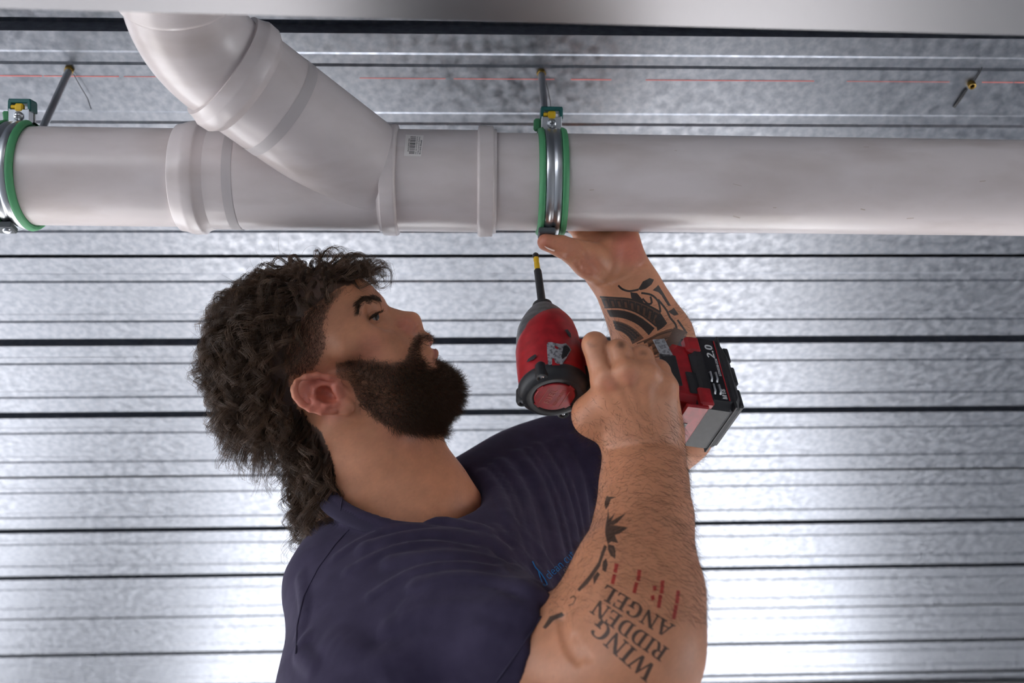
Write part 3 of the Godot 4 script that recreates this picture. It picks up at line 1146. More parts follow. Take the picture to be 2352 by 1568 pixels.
func shirt(root: Node3D) -> void:
	var f := Sdf.new()
	shirt_field(f)
	var ids := f.all()
	# neck opening and the open ends of the sleeves
	var ring := collar_ring()
	for i in range(0, ring.size(), 8):
		f.cap(ring[i], ring[(i + 8) % ring.size()], 0.0025, 0.0025, 0.02)
	var fb := (P(1098, 1207, 1.14) - P(764, 1143, 1.145)) / 2.0
	var lat := (P(895, 1170, 1.05) - P(985, 1050, 1.225)) / 2.0
	var nk := fb.cross(lat).normalized()
	if nk.y < 0:
		nk = -nk
	var mid := (P(1098, 1207, 1.14) + P(764, 1143, 1.145) + P(895, 1170, 1.05) + P(985, 1050, 1.225)) / 4.0
	f.ell(mid + nk * 0.03, Basis(fb * 1.03, lat * 1.03, nk * 0.08), 0.006, true)
	var hem := P(1248, 1490, 0.885)
	var along := (P(1390, 1540, 0.86) - P(1190, 1515, 0.895)).normalized()
	var tilt := (along + (from_cam.x * 0.85 + from_cam.y * -0.1) * 0.0).normalized()
	f.cap(hem + tilt * 0.3, hem + tilt * 0.301, 0.3, 0.3, 0.004, true)
	# folds, traced where they lie on the cloth
	var folds := [
		[[1290, 1395, 1180, 1345, 1060, 1330, 960, 1345], 16, 4.5], [[1240, 1345, 1130, 1290, 1020, 1275, 900, 1290], 16, 4.0],
		[[1190, 1280, 1080, 1235, 960, 1228, 840, 1255], 15, 4.0], [[1150, 1230, 1040, 1200, 930, 1195, 830, 1200], 12, 3.0],
		[[1270, 1440, 1150, 1400, 1010, 1400, 900, 1440], 18, 4.0], [[1230, 1480, 1120, 1460, 1000, 1470, 880, 1530], 20, 4.0],
		[[1195, 1525, 1090, 1510, 1000, 1530, 900, 1568], 16, 3.5],
		[[1110, 1085, 1150, 1140, 1180, 1230, 1210, 1330], 12, 3.2], [[1150, 1060, 1195, 1120, 1225, 1220, 1250, 1320], 12, 3.2],
		[[1190, 1040, 1235, 1105, 1265, 1190, 1290, 1290], 12, 3.2], [[1235, 1025, 1275, 1090, 1305, 1170, 1325, 1260], 12, 3.2],
		[[1280, 1012, 1315, 1070, 1340, 1150, 1350, 1230], 12, 3.0], [[1320, 1000, 1352, 1050, 1372, 1110, 1378, 1180], 11, 3.0],
		[[1360, 992, 1385, 1030, 1398, 1080], 10, 3.0], [[1100, 1215, 1170, 1290, 1230, 1380], 14, 3.5], [[700, 1470, 690, 1500, 720, 1530], 14, 4.0],
		[[1120, 1225, 1190, 1300, 1262, 1392], 8, 2.4], [[1140, 1210, 1215, 1290, 1285, 1380], 8, 2.2], [[1160, 1180, 1240, 1270, 1300, 1350], 8, 2.2], [[1085, 1232, 1150, 1300, 1225, 1390], 9, 2.4],
		[[1060, 1222, 960, 1212, 850, 1232, 770, 1280], 8, 2.2], [[1100, 1262, 1000, 1248, 900, 1262, 800, 1310], 9, 2.4], [[1170, 1310, 1060, 1296, 950, 1312, 850, 1370], 9, 2.4], [[1250, 1420, 1130, 1366, 1020, 1362, 930, 1392], 10, 2.4],
		[[1220, 1500, 1100, 1436, 990, 1434, 900, 1482], 10, 2.4], [[1130, 1070, 1172, 1130, 1205, 1225, 1232, 1330], 7, 2.2], [[1215, 1032, 1258, 1100, 1288, 1180, 1310, 1270], 7, 2.2], [[1262, 1018, 1298, 1080, 1324, 1160, 1340, 1240], 7, 2.2], [[1342, 996, 1368, 1040, 1386, 1095], 7, 2.2],
		[[690, 1330, 700, 1400, 690, 1450], 14, 3.0], [[760, 1470, 840, 1510, 930, 1520], 22, 3.0],
	]
	for fo in folds:
		var pts := []
		var c := Curve2D.new()
		for i in range(0, fo[0].size(), 2):
			var q := Vector2(fo[0][i], fo[0][i + 1])
			var tan := Vector2.ZERO
			if i > 0 and i < fo[0].size() - 2:
				tan = (Vector2(fo[0][i + 2], fo[0][i + 3]) - Vector2(fo[0][i - 2], fo[0][i - 1])) / 6.0
			c.add_point(q, -tan, tan)
		var n := 10
		for i in n + 1:
			var q := c.sample_baked(c.get_baked_length() * i / n, true)
			var w := surf(f, ids, q.x, q.y)
			if w != Vector3.INF:
				pts.append(w)
		f.group += 1
		for i in pts.size() - 1:
			var taper := sin(PI * (i + 1.0) / (pts.size() + 1.0))
			f.ridge(pts[i], pts[i + 1], fo[1] * 0.001, fo[2] * 0.0019 * (0.35 + 0.65 * taper))
	var g := G.new()
	f.build(g, 0.004)
	for i in g.v.size():
		g.v[i] -= root.position
	var o := put(g, "shirt", mats.navy_cloth, root)
	o.set_meta("label", "faded navy cotton t-shirt")
	shirt_print(f, root)
	# ribbed collar
	g = G.new()
	var rows := []
	for i in ring.size():
		var out: Vector3 = ring[i] - mid
		out = (out - nk * out.dot(nk)).normalized()
		var rib := 0.0009 if i % 2 else 0.0
		var wide := (nk * 0.62 - out * 0.78).normalized()
		var thick := wide.cross(ring[(i + 1) % ring.size()] - ring[i]).normalized()
		var row := []
		for k in 14:
			var an := TAU * k / 14
			row.append(ring[i] + out * 0.0075 + nk * 0.001 + thick * sin(an) * (0.0035 + rib) + wide * cos(an) * 0.0105 - root.position)
		rows.append(row)
	rows.append(rows[0])
	g.grid(rows, true)
	put(g, "collar", mats.navy_rib, root)

const UPPER_LID := [[835, 739], [840, 735], [847, 729], [856, 722], [866, 716], [878, 711]]
const LOWER_LID := [[835, 739], [842, 740], [850, 741], [860, 741], [870, 739], [880, 736]]

# a point on a ball of radius r (mm) round the middle of the eye, seen at px, py
func on_ball(px: float, py: float, r: float, e: float) -> Vector3:
	var dx := (px - 853.0) / 2.05
	var dy := (py - 733.0) / 2.05
	return H(px, py, (27.0 + sqrt(maxf(r * r - dx * dx - dy * dy, 0.0))) * e)

func eyelids(root: Node3D, e: float) -> void:
	var col := srgb(192, 130, 98).srgb_to_linear()
	for lid in 2:
		var g := G.new()
		var rows := []
		var edge: Array = UPPER_LID if lid == 0 else LOWER_LID
		var sgn := -1.0 if lid == 0 else 1.0
		for v in 9:
			var row := []
			for k in 21:
				var t := k / 20.0 * 4.999
				var i := int(t)
				var px := lerpf(edge[i][0], edge[i + 1][0], t - i)
				var py := lerpf(edge[i][1], edge[i + 1][1], t - i)
				if v == 0:
					row.append(on_ball(px, py, 11.6, e) - root.position)
				else:
					# the lid bulges a little at its rim and sinks into the face further out
					var far := (v - 1) / 7.0
					row.append(on_ball(px + (1.5 if lid == 0 else 0.5) * sgn * far * 3.0, py + sgn * far * 20.0, 13.0 + 0.5 * sin(PI * far) - 1.6 * far * far, e) - root.position)
			rows.append(row)
		g.grid(rows)
		for i in g.v.size():
			g.c.append(col)
			g.uv[i] = Vector2(0.25, 0.999)
		put(g, "eyelid", mats.skin, root)

func collar_ring() -> Array:
	var fb := (P(1098, 1207, 1.14) - P(764, 1143, 1.145)) / 2.0
	var lat := (P(895, 1170, 1.05) - P(985, 1050, 1.225)) / 2.0
	var mid := (P(1098, 1207, 1.14) + P(764, 1143, 1.145) + P(895, 1170, 1.05) + P(985, 1050, 1.225)) / 4.0
	var o := []
	for i in 320:
		var a := TAU * i / 320.0
		o.append(mid + fb * cos(a) + lat * sin(a))
	return o

func surf(f: Sdf, ids: PackedInt32Array, px: float, py: float) -> Vector3:
	return f.hit(CAM, from_cam * Vector3((px - 1176.0) / F, (784.0 - py) / F, -1.0).normalized(), 0.5, 2.0, ids)

# ---------------------------------------------------------------- hair
const LONG_HAIR := [812, 652, 785, 658, 756, 675, 732, 692, 700, 717, 680, 756, 662, 794, 652, 826, 660, 862, 676, 923, 700, 962, 738, 990, 762, 1050, 772, 1100, 764, 1128, 640, 1220, 380, 1120, 380, 600, 600, 520, 830, 560]
const FADE := [800, 654, 756, 673, 732, 690, 696, 717, 676, 756, 655, 794, 645, 826, 655, 866, 690, 858, 722, 846, 740, 814, 750, 790, 742, 756, 747, 717, 768, 690]
const BEARD := [774, 834, 819, 825, 860, 829, 894, 834, 928, 828, 942, 800, 950, 778, 960, 766, 990, 768, 994, 780, 976, 785, 960, 800, 958, 814, 972, 822, 984, 848, 1004, 846, 1000, 828, 1012, 818, 1090, 860, 1090, 940, 1010, 1000, 906, 986, 873, 969, 846, 942, 824, 918, 795, 886, 771, 855]

func polygon(a: Array) -> PackedVector2Array:
	var o := PackedVector2Array()
	for i in range(0, a.size(), 2):
		o.append(Vector2(a[i], a[i + 1]))
	return o

func flat_dir(fx: float, fy: float, fz := 0.0) -> Vector3:      # a direction given as seen in the picture plane: right, down, towards the camera
	return from_cam.x * fx - from_cam.y * fy + from_cam.z * fz

func strand(g: G, pts: Array, r: float, col: Color) -> void:
	var n := pts.size()
	var i0 := g.v.size()
	var s := Vector3.ZERO
	for k in n:
		var d: Vector3 = (pts[mini(k + 1, n - 1)] - pts[maxi(k - 1, 0)]).normalized()
		if s == Vector3.ZERO:
			s = d.cross(Vector3(0.3, 0.9, 0.2)).normalized()
		s = (s - d * s.dot(d)).normalized()
		var w := d.cross(s)
		var rr := r * (1.0 - 0.75 * float(k) / (n - 1))
		for q in 3:
			var an := TAU * q / 3.0
			var o := s * cos(an) + w * sin(an)
			g.v.append(pts[k] + o * rr)
			g.n.append(o)
			g.uv.append(Vector2.ZERO)
			g.c.append(col)
	for k in n - 1:
		for q in 3:
			var a := i0 + k * 3 + q
			var b := i0 + k * 3 + (q + 1) % 3
			g.quad(a, b, b + 3, a + 3)

func gauss() -> Vector3:
	return Vector3(rng.randfn(), rng.randfn(), rng.randfn())

func shade(c: Color, k: float) -> Color:
	return Color(c.r * k, c.g * k, c.b * k)

func flow_at(q: Vector3) -> Vector3:
	# where locks lie, from their place round the head
	var a := rad_to_deg(atan2(q.y - 800.0, q.x - 690.0))       # -90 is the crown in the picture
	if a > -95 and a < 40:
		var t := smoothstep(0.0, 50.0, a + 95.0)
		return flat_dir(lerpf(-0.15, 0.85, t), lerpf(0.5, 0.05, t)).normalized()
	if a <= -95 and a > -150:
		var t := smoothstep(0.0, 40.0, -95.0 - a)
		return flat_dir(lerpf(-0.15, -0.75, t), 0.45).normalized()
	if q.y < 930 and q.x < 700:
		return flat_dir(lerpf(-0.5, 0.1, clampf((q.y - 700.0) / 230.0, 0, 1)), 0.85).normalized()
	return flat_dir(0.05, 1.0)

func hair(root: Node3D, skin: G, f: Sdf) -> void:
	var long := polygon(LONG_HAIR)
	var fade := polygon(FADE)
	var beard := polygon(BEARD)
	var roots := []
	var fades := []
	var beards := []
	for i in skin.v.size():
		var q := proj(skin.v[i])
		if q.z < 1.0 or q.z > 1.3 or q.x > 1100 or q.y > 1180:
			continue
		var t := Vector2(q.x + rng.randfn() * 4.0, q.y + rng.randfn() * 4.0)
		if Geometry2D.is_point_in_polygon(t, long):
			if t.y < 960 or t.x < 770:
				roots.append(i)
		elif Geometry2D.is_point_in_polygon(t, fade):
			fades.append(i)
		elif Geometry2D.is_point_in_polygon(t, beard):
			beards.append(i)
	# leave the ears bare
	var ear_of := func(i: int) -> bool:
		var q := proj(skin.v[i])
		return Vector2((q.x - 738) / 76.0, (q.y - 906) / 52.0).length() < 1.0 and absf(HD - q.z) > 0.066
	var ids := PackedInt32Array()
	for i in 40:
		if i < f.ty.size():
			ids.append(i)
	var whole := PackedInt32Array(range(head_prims))
	var dark := srgb(84, 63, 48).srgb_to_linear()
	var g := G.new()
	var at := root.position
	rng.seed = 5
	var locks := 1150
	for l in locks:
		var i: int = roots[rng.randi() % roots.size()]
		if ear_of.call(i):
			continue
		var p: Vector3 = skin.v[i]
		var nrm: Vector3 = skin.n[i]
		var q := proj(p)
		var front := clampf((q.x - 640.0) / 180.0, 0.0, 1.0) * (1.0 if q.y < 760 else 0.0)
		var nape := clampf((q.y - 930.0) / 120.0, 0.0, 1.0)
		var lift := rng.randf_range(0.003, 0.021) * (1.0 - 0.35 * nape) * (0.75 if q.x < 640 else 1.0)
		var steps := 13
		var len := rng.randf_range(0.045, 0.075) * (1.0 - 0.35 * nape)
		if q.x > 690:
			len *= lerpf(0.75, 0.25, clampf((q.y - 645.0) / 25.0, 0.0, 1.0))
		var hang := q.y > 850 and q.x < 770
		if hang:
			len = rng.randf_range(0.05, 0.085)
			lift *= 1.3
		var seg := len / steps
		var curl := rng.randf_range(0.005, 0.0105)
		var wave := rng.randf_range(0.028, 0.046)
		var ph := rng.randf() * TAU
		var hand := 1.0 if rng.randf() < 0.5 else -1.0
		var path := [p]
		var dir := (nrm * 0.9 + flow_at(q) * 0.5 + gauss() * 0.25).normalized()
		var cur := p
		for k in steps:
			var fl := flow_at(proj(cur))
			dir = (dir * 0.75 + fl * 0.32 + Vector3(0, -0.06, 0) + gauss() * 0.06).normalized()
			cur += dir * seg
			var d := f.ev(cur, ids)
			var want := lift * minf(1.0, (k + 1.0) / 4.0)
			if d < want or (d > want + 0.012 and not hang):
				var e := 0.002
				var gr := Vector3(f.ev(cur + Vector3(e, 0, 0), ids) - d, f.ev(cur + Vector3(0, e, 0), ids) - d, f.ev(cur + Vector3(0, 0, e), ids) - d).normalized()
				cur += gr * ((want - d) * (0.7 if d < want else 0.25))
			path.append(cur)
		var ax1: Vector3 = (path[-1] - path[0]).cross(nrm).normalized()
		var ax2 := nrm
		var tone := rng.randf_range(0.6, 1.5)
		for s in 14:
			var off := gauss() * 0.0015
			off -= nrm * off.dot(nrm) * 0.6
			var sp := ph + rng.randfn() * 0.16
			var cr := curl * rng.randf_range(0.85, 1.15)
			var cut: int = steps + 1 - (rng.randi() % 4)
			var pts := []
			for k in cut:
				var t := float(k) / steps
				var an := sp + hand * TAU * len * t / wave
				var amp := cr * smoothstep(0.05, 0.5, t)
				pts.append(path[k] + off * (0.5 + t * 1.3) + (ax1 * cos(an) + ax2 * sin(an)) * amp - at)
			strand(g, pts, rng.randf_range(0.00022, 0.00034), shade(dark, tone * rng.randf_range(0.75, 1.3)))
	# loose single curls round the outline
	for l in 380:
		var i: int = roots[rng.randi() % roots.size()]
		if ear_of.call(i):
			continue
		var p: Vector3 = skin.v[i]
		var nrm: Vector3 = skin.n[i]
		var q := proj(p)
		if q.x > 690 and q.y > 640:
			continue
		var pts := []
		var cur := p
		var dir := (nrm + flow_at(q) * 0.4 + gauss() * 0.3).normalized()
		var bend := gauss() * 0.28
		for k in 12:
			pts.append(cur - at)
			dir = (dir + bend.cross(dir) * (0.25 + 0.08 * k) + Vector3(0, -0.03, 0)).normalized()
			cur += dir * 0.0042
		strand(g, pts, 0.0002, shade(dark, rng.randf_range(0.7, 1.6)))
	var o := put(g, "hair", mats.hair, root)
	o.set_meta("label", "dark brown curly hair")
	# clipped sides
	g = G.new()
	for i in fades:
		if ear_of.call(i):
			continue
		var q := proj(skin.v[i])
		var up := clampf((q.x - 660.0) / 90.0 + (q.y - 760) / 220.0, 0.0, 1.0)
		for s in (5 if up < 0.5 else 4):
			var p: Vector3 = skin.v[i] + gauss() * 0.0013
			p -= skin.n[i] * f.ev(p, whole)
			var dir: Vector3 = (skin.n[i] * 0.45 + flat_dir(-0.1, 1.0) * 0.7 + gauss() * 0.22).normalized()
			var len := lerpf(0.0085, 0.0022, up) * rng.randf_range(0.6, 1.2)
			strand(g, [p - at, p + dir * len * 0.5 - at, p + (dir + flat_dir(0, 0.3) * 0.3).normalized() * len - at], 0.00017, shade(dark, rng.randf_range(0.8, 1.6)))
	o = put(g, "clipped_hair", mats.hair, root)
	o.set_meta("label", "short clipped hair above the ear")
	# beard
	g = G.new()
	for i in beards:
		if ear_of.call(i):
			continue
		var q := proj(skin.v[i])
		var chin := clampf((q.x - 880.0) / 110.0, 0.0, 1.0) * clampf((q.y - 830.0) / 40.0, 0.0, 1.0)
		var lip := 1.0 if (q.y < 826 and q.x > 935) else 0.0
		var edge := clampf((q.x - 770.0) / 60.0, 0.35, 1.0)
		for s in 5:
			var p: Vector3 = skin.v[i] + gauss() * 0.0014
			p -= skin.n[i] * (f.ev(p, whole) + 0.0005)
			var fl := flat_dir(0.35, 0.75).lerp(flat_dir(0.55, 0.6), lip)
			var dir: Vector3 = (skin.n[i] * lerpf(0.55, 0.8, chin) + fl * 0.55 + gauss() * 0.28).normalized()
			var len := (lerpf(0.0075, 0.0165, chin) if lip == 0.0 else 0.0062) * edge * rng.randf_range(0.6, 1.15)
			var bend := gauss() * 0.35
			var pts := []
			for k in 5:
				pts.append(p - at)
				p += dir * len / 4.0
				dir = (dir + bend.cross(dir) * 0.6).normalized()
			strand(g, pts, 0.00018, shade(dark, rng.randf_range(0.55, 1.6)))
	o = put(g, "beard", mats.hair, root)
	o.set_meta("label", "full dark beard and moustache")
	# brows and lashes
	g = G.new()
	for e in [1.0, -1.0]:
		var arc := [[810, 722, 46], [818, 704, 46], [834, 692, 42], [852, 688, 34], [872, 691, 18]]
		for s in 900:
			var t := rng.randf() * 3.999
			var k := int(t)
			var a: Array = arc[k]
			var b: Array = arc[k + 1]
			var px := lerpf(a[0], b[0], t - k) + rng.randfn() * 1.5
			var py := lerpf(a[1], b[1], t - k) + rng.randfn() * lerpf(1.6, 4.2, t / 4.0)
			var p := H(px, py, lerpf(a[2], b[2], t - k) * e)
			for it in 3:
				var d := f.ev(p, whole)
				var h := 0.001
				var gr := Vector3(f.ev(p + Vector3(h, 0, 0), whole) - d, f.ev(p + Vector3(0, h, 0), whole) - d, f.ev(p + Vector3(0, 0, h), whole) - d).normalized()
				p -= gr * d
			var along := H(a[0], a[1], a[2] * e) - H(b[0], b[1], b[2] * e)
			var dir := (along.normalized() + flat_dir(0.2, -0.5, 0.25 * e) * 0.7 + gauss() * 0.2).normalized()
			strand(g, [p - at, p + dir * 0.004 - at, p + (dir + along.normalized() * 0.5).normalized() * 0.008 - at], 0.0002, shade(dark, rng.randf_range(0.6, 1.1)))
		for s in 90:
			var t := 0.08 + 0.92 * s / 90.0
			var li := int(t * 4.999)
			var lt := t * 4.999 - li
			var p := on_ball(lerpf(UPPER_LID[li][0], UPPER_LID[li + 1][0], lt), lerpf(UPPER_LID[li][1], UPPER_LID[li + 1][1], lt) + 1.0, 13.1, e)
			var dir := (flat_dir(0.45, 0.35, 0.5 * e) + gauss() * 0.12).normalized()
			strand(g, [p - at, p + dir * 0.003 - at, p + (dir + flat_dir(0.2, -0.6)).normalized() * 0.0062 - at], 0.00026, shade(dark, 0.5))
	put(g, "eyebrows", mats.hair, root)

# ---------------------------------------------------------------- impact driver
func text_on(called: String, words: String, o: Vector3, x: Vector3, y: Vector3, height: float, m: Material, parent: Node3D, font := "Droid Sans", stretch := 1.0, bold := false, thick := 0.0003) -> MeshInstance3D:
	var t := TextMesh.new()
	var f := SystemFont.new()
	f.font_names = PackedStringArray([font])
	if bold:
		f.font_weight = 700
	t.font = f
	t.text = words
	t.font_size = 64
	t.pixel_size = 0.01
	t.depth = 0.01
	var k := height / 0.46                       # capital letters are about 0.46 high at this size
	var n := MeshInstance3D.new()
	n.name = called
	n.mesh = t
	n.material_override = m
	var z := x.cross(y).normalized()
	n.transform = Transform3D(Basis(x.normalized() * k * stretch, y.normalized() * k, z * thick / 0.01), o)
	parent.add_child(n, true)
	return n

func driver() -> void:
	var rear := P(1274, 913, 1.0)
	var a := (P(1229, 576, 1.14) - rear).normalized()              # towards the bit
	var h := from_cam * Vector3(0.96, -0.12, -0.26)                 # towards the battery
	h = (h - a * h.dot(a)).normalized()
	var c := h.cross(a).normalized()
	if c.dot(from_cam.z) < 0:
		c = -c
	var root := node("impact_driver", rear)
	tag(root, "red and black cordless impact driver held upright below the green clamp", "power tool")
	var L := func(hh: float, aa: float, cc: float) -> Vector3: return h * hh + a * aa + c * cc
	# housing: red shell with a slanted front edge, grey gear case
	var prof := [[0.007, 0.0325], [0.016, 0.0342], [0.04, 0.0345], [0.062, 0.0338], [0.078, 0.0328], [0.09, 0.0305], [0.1, 0.0265], [0.11, 0.0208], [0.117, 0.0158], [0.12, 0.0135]]
	var rad := func(t: float) -> float:
		for i in prof.size() - 1:
			if t <= prof[i + 1][0]:
				return lerpf(prof[i][1], prof[i + 1][1], clampf((t - prof[i][0]) / (prof[i + 1][0] - prof[i][0]), 0, 1))
		return prof[-1][1]
	var edge := func(an: float) -> float: return 0.080 + 0.018 * cos(an - 0.75) + 0.004 * smoothstep(-0.1, 0.1, cos(an - 1.0))
	for part in 2:
		var g := G.new()
		var rows := []
		for k in 25:
			var row := []
			for q in 64:
				var an := TAU * q / 64.0
				var e: float = edge.call(an)
				var t := lerpf(0.007, e, k / 24.0) if part == 0 else lerpf(e - 0.001, 0.12, k / 24.0)
				var r: float = rad.call(t)
				if part == 0:
					# flats and ribs of the moulded shell
					r += 0.0008 * maxf(0.0, cos(an * 4.0 + 0.6)) * smoothstep(0.085, 0.05, t)
					if k > 22:
						r -= 0.0004 * (k - 22)
				else:
					r -= 0.0008
				row.append(a * t + (h * cos(an) + c * sin(an)) * r)
			rows.append(row)
		rows.reverse()
		g.grid(rows, true)
		var o := put(g, "motor_housing" if part == 0 else "gear_case", mats.tool_red if part == 0 else mats.tool_grey, root)
		o.set_meta("label", "worn red plastic motor housing" if part == 0 else "scuffed grey metal gear case")
	var g := G.new()
	g.lathe(a * 0.117, -a, [[-0.011, 0.0001], [-0.011, 0.0085], [-0.011, 0.0085], [-0.009, 0.0108], [-0.003, 0.0118], [0.002, 0.0128]], 32)
	put(g, "collet", mats.tool_black, root)
	g = G.new()
	g.lathe(a * 0.125, -a, [[-0.0555, 0.0028], [-0.0545, 0.0042], [-0.0545, 0.0042], [0.0, 0.0045]], 6)
	put(g, "bit_extension", mats.tool_black, root)
	g = G.new()
	g.lathe(a * 0.178, -a, [[-0.026, 0.0022], [-0.024, 0.0031], [-0.0235, 0.0031], [-0.016, 0.0031], [-0.0155, 0.0026], [-0.013, 0.0026], [-0.0125, 0.0031], [0.0, 0.0031]], 16)
	put(g, "bit_sleeve", mats.bit_yellow, root)
	g = G.new()
	g.lathe(a * 0.2, -a, [[-0.0075, 0.0008], [-0.0065, 0.0022], [-0.0045, 0.0036], [-0.001, 0.0036], [0.004, 0.0026]], 8)
	put(g, "bit_tip", mats.tool_black, root)
	# rear bumper with screw lugs
	g = G.new()
	g.lathe(a * 0.0125, -a, [[-0.0025, 0.0335], [-0.002, 0.0352], [0.002, 0.0356], [0.007, 0.0346], [0.0105, 0.0318], [0.012, 0.0278], [0.012, 0.0278], [0.012, 0.0235], [0.0105, 0.0215], [0.0105, 0.0215], [0.0105, 0.001]], 64)
	var cap := put(g, "rear_bumper", mats.tool_black, root)
	for k in 4:
		var an: float = [0.3, 2.26, 3.65, 5.3][k]
		var dir := h * cos(an) + c * sin(an)
		g = G.new()
		g.lathe(dir * 0.0322 + a * 0.0205, -a, [[0, 0.003], [0.003, 0.0055], [0.016, 0.0066], [0.019, 0.0058], [0.019, 0.0058], [0.019, 0.0036], [0.016, 0.0034]], 20)
		put(g, "screw_lug", mats.tool_black, cap)
		g = G.new()
		g.lathe(dir * 0.0322 + a * 0.0205, -a, [[0.016, 0.0034], [0.0178, 0.0029], [0.0186, 0.0012], [0.0178, 0.0001]], 14)
		put(g, "screw", mats.steel, cap)
	g = G.new()
	g.lathe(a * 0.0045, -a, [[0, 0.0205], [0.0035, 0.0205], [0.0043, 0.0196], [0.0043, 0.0196], [0.0043, 0.0001]], 56)
	var disc := put(g, "rear_badge", mats.tool_red, root)
	for an in [0.9, 2.6, 4.0, 5.7]:
		g = G.new()
		g.box((h * cos(an) + c * sin(an)) * 0.0198 + a * 0.0025, Basis((h * cos(an) + c * sin(an)) * 0.0022, (c * cos(an) - h * sin(an)) * 0.004, a * 0.0022), 0.0006)
		put(g, "badge_tab", mats.tool_red, disc)
	var tx := (h * 0.12 + c * 0.99).normalized()
	var ty := (c * 0.12 - h * 0.99).normalized()
	if tx.cross(ty).dot(-a) < 0:
		ty = -ty
	text_on("lettering", "FUEL", a * 0.0001 + ty * 0.0045, tx, ty, 0.0058, mats.badge_worn, disc, "Droid Sans", 1.2, true)
	text_on("lettering", "BRUSHLESS", a * 0.0001 - ty * 0.0045, tx, ty, 0.0032, mats.badge_worn, disc, "Droid Sans", 1.1, true)
	for s in [0.0118, -0.0105]:
		g = G.new()
		g.box(ty * s + a * 0.0001, Basis(tx * 0.0125, ty * 0.00025, a * 0.0003))
		put(g, "badge_line", mats.badge_worn, disc)
	# sticker on the near side, torn
	var ids := PackedInt32Array()
	var patch := func(called: String, px: Array, m: Material, lift: float) -> void:
		var gg := G.new()
		var line := polygon(px)
		var tri := Geometry2D.triangulate_polygon(line)
		var at := func(q: Vector2) -> Vector3:
			var d := from_cam * Vector3((q.x - 1176.0) / F, (784.0 - q.y) / F, -1.0).normalized()
			var t := 0.8
			for it in 60:
				var p := CAM + d * t - rear
				var s := clampf(p.dot(a), 0.007, 0.119)
				var e: float = (p - a * p.dot(a)).length() - rad.call(s) - 0.0016 - lift
				if e < 0.00003:
					break
				t += e * 0.8
			return CAM + d * t - rear
		# cut into small triangles so that it lies on the round housing
		for k in range(0, tri.size(), 3):
			var todo := [[line[tri[k]], line[tri[k + 1]], line[tri[k + 2]], 0]]
			while todo.size():
				var x: Array = todo.pop_back()
				var p0: Vector2 = x[0]
				var p1: Vector2 = x[1]
				var p2: Vector2 = x[2]
				if x[3] < 3:
					var m0 := (p0 + p1) / 2
					var m1 := (p1 + p2) / 2
					var m2 := (p2 + p0) / 2
					todo.append_array([[p0, m0, m2, x[3] + 1], [m0, p1, m1, x[3] + 1], [m2, m1, p2, x[3] + 1], [m0, m1, m2, x[3] + 1]])
					continue
				var i := gg.v.size()
				for q in [p0, p1, p2]:
					gg.vert(at.call(q))
					var rr: Vector3 = gg.v[-1]
					gg.n.append((rr - a * rr.dot(a)).normalized())
				if (gg.v[i + 1] - gg.v[i]).cross(gg.v[i + 2] - gg.v[i]).dot(gg.n[i]) > 0:
					gg.tri(i, i + 1, i + 2)
				else:
					gg.tri(i, i + 2, i + 1)
		put(gg, called, m, root)
	patch.call("sticker", [1256, 790, 1259, 786, 1266, 785, 1272, 787, 1290, 790, 1300, 788, 1307, 795, 1312, 803, 1301, 822, 1287, 843, 1260, 844, 1257, 812], mats.sticker_silver, 0.0)
	patch.call("sticker_print", [1294, 795, 1300, 793, 1306, 797, 1310, 803, 1301, 818, 1291, 824, 1289, 818, 1292, 808], mats.tool_black, 0.0004)
	patch.call("sticker_print", [1268, 824, 1272, 822, 1275, 832, 1282, 836, 1286, 834, 1285, 842, 1268, 842], mats.tool_red, 0.0004)
	patch.call("sticker_print", [1273, 794, 1279, 795, 1283, 798, 1281, 802, 1275, 799], mats.tool_red, 0.0004)
	patch.call("vent", [1209, 832, 1213, 824, 1222, 817, 1230, 813, 1232, 817, 1226, 825, 1216, 829], mats.tool_black, 0.0003)
	patch.call("vent", [1297, 757, 1304, 756, 1311, 766, 1312, 776, 1306, 772], mats.tool_black, 0.0003)
	# grip, trigger guard, foot
	g = G.new()
	var hp := PackedVector2Array()
	for k in 20:
		var an := TAU * k / 20
		hp.append(Vector2(cos(an) * 0.0225, sin(an) * 0.0175))
	g.prism(L.call(0.02, 0.03, -0.002), a, c, hp, 0.105 if a.cross(c).dot(h) > 0 else -0.105)
	put(g, "grip", mats.tool_black, root)
	g = G.new()
	g.box(L.call(0.031, 0.052, -0.002), Basis(h * 0.012, a * 0.02, c * 0.02), 0.005)
	put(g, "trigger_guard", mats.tool_red, root)
	g = G.new()
	var foot := PackedVector2Array()
	for q in [[0.108, 0.0], [0.118, -0.008], [0.145, -0.012], [0.145, 0.064], [0.128, 0.068], [0.112, 0.05]]:
		foot.append(Vector2(q[0], q[1]))
	g.prism(L.call(0, 0, -0.034), h, a, foot, 0.068 * signf(h.cross(a).dot(c)), 0.006)
	put(g, "battery_foot", mats.tool_red, root)
	for q in [[0.1155, 0.026, 0.0335, 0.009, 0.02], [0.137, 0.012, 0.0335, 0.006, 0.014]]:
		g = G.new()
		g.box(L.call(q[0], q[1], q[2]), Basis(h * q[3], a * q[4], c * 0.0018), 0.001)
		put(g, "rubber_inlay", mats.tool_black, root)
	g = G.new()
	g.box(L.call(0.112, 0.054, 0.0345), Basis((h + a * 0.25).normalized() * 0.007, (a - h * 0.25).normalized() * 0.012, c * 0.0008), 0.0004)
	put(g, "rating_plate", mats.sticker_silver, root)
	# battery pack
	g = G.new()
	var pack := PackedVector2Array()
	for q in [[0.138, -0.017], [0.172, -0.018], [0.184, -0.014], [0.188, -0.004], [0.188, 0.052], [0.184, 0.068], [0.172, 0.078], [0.148, 0.079], [0.138, 0.074]]:
		pack.append(Vector2(q[0], q[1]))
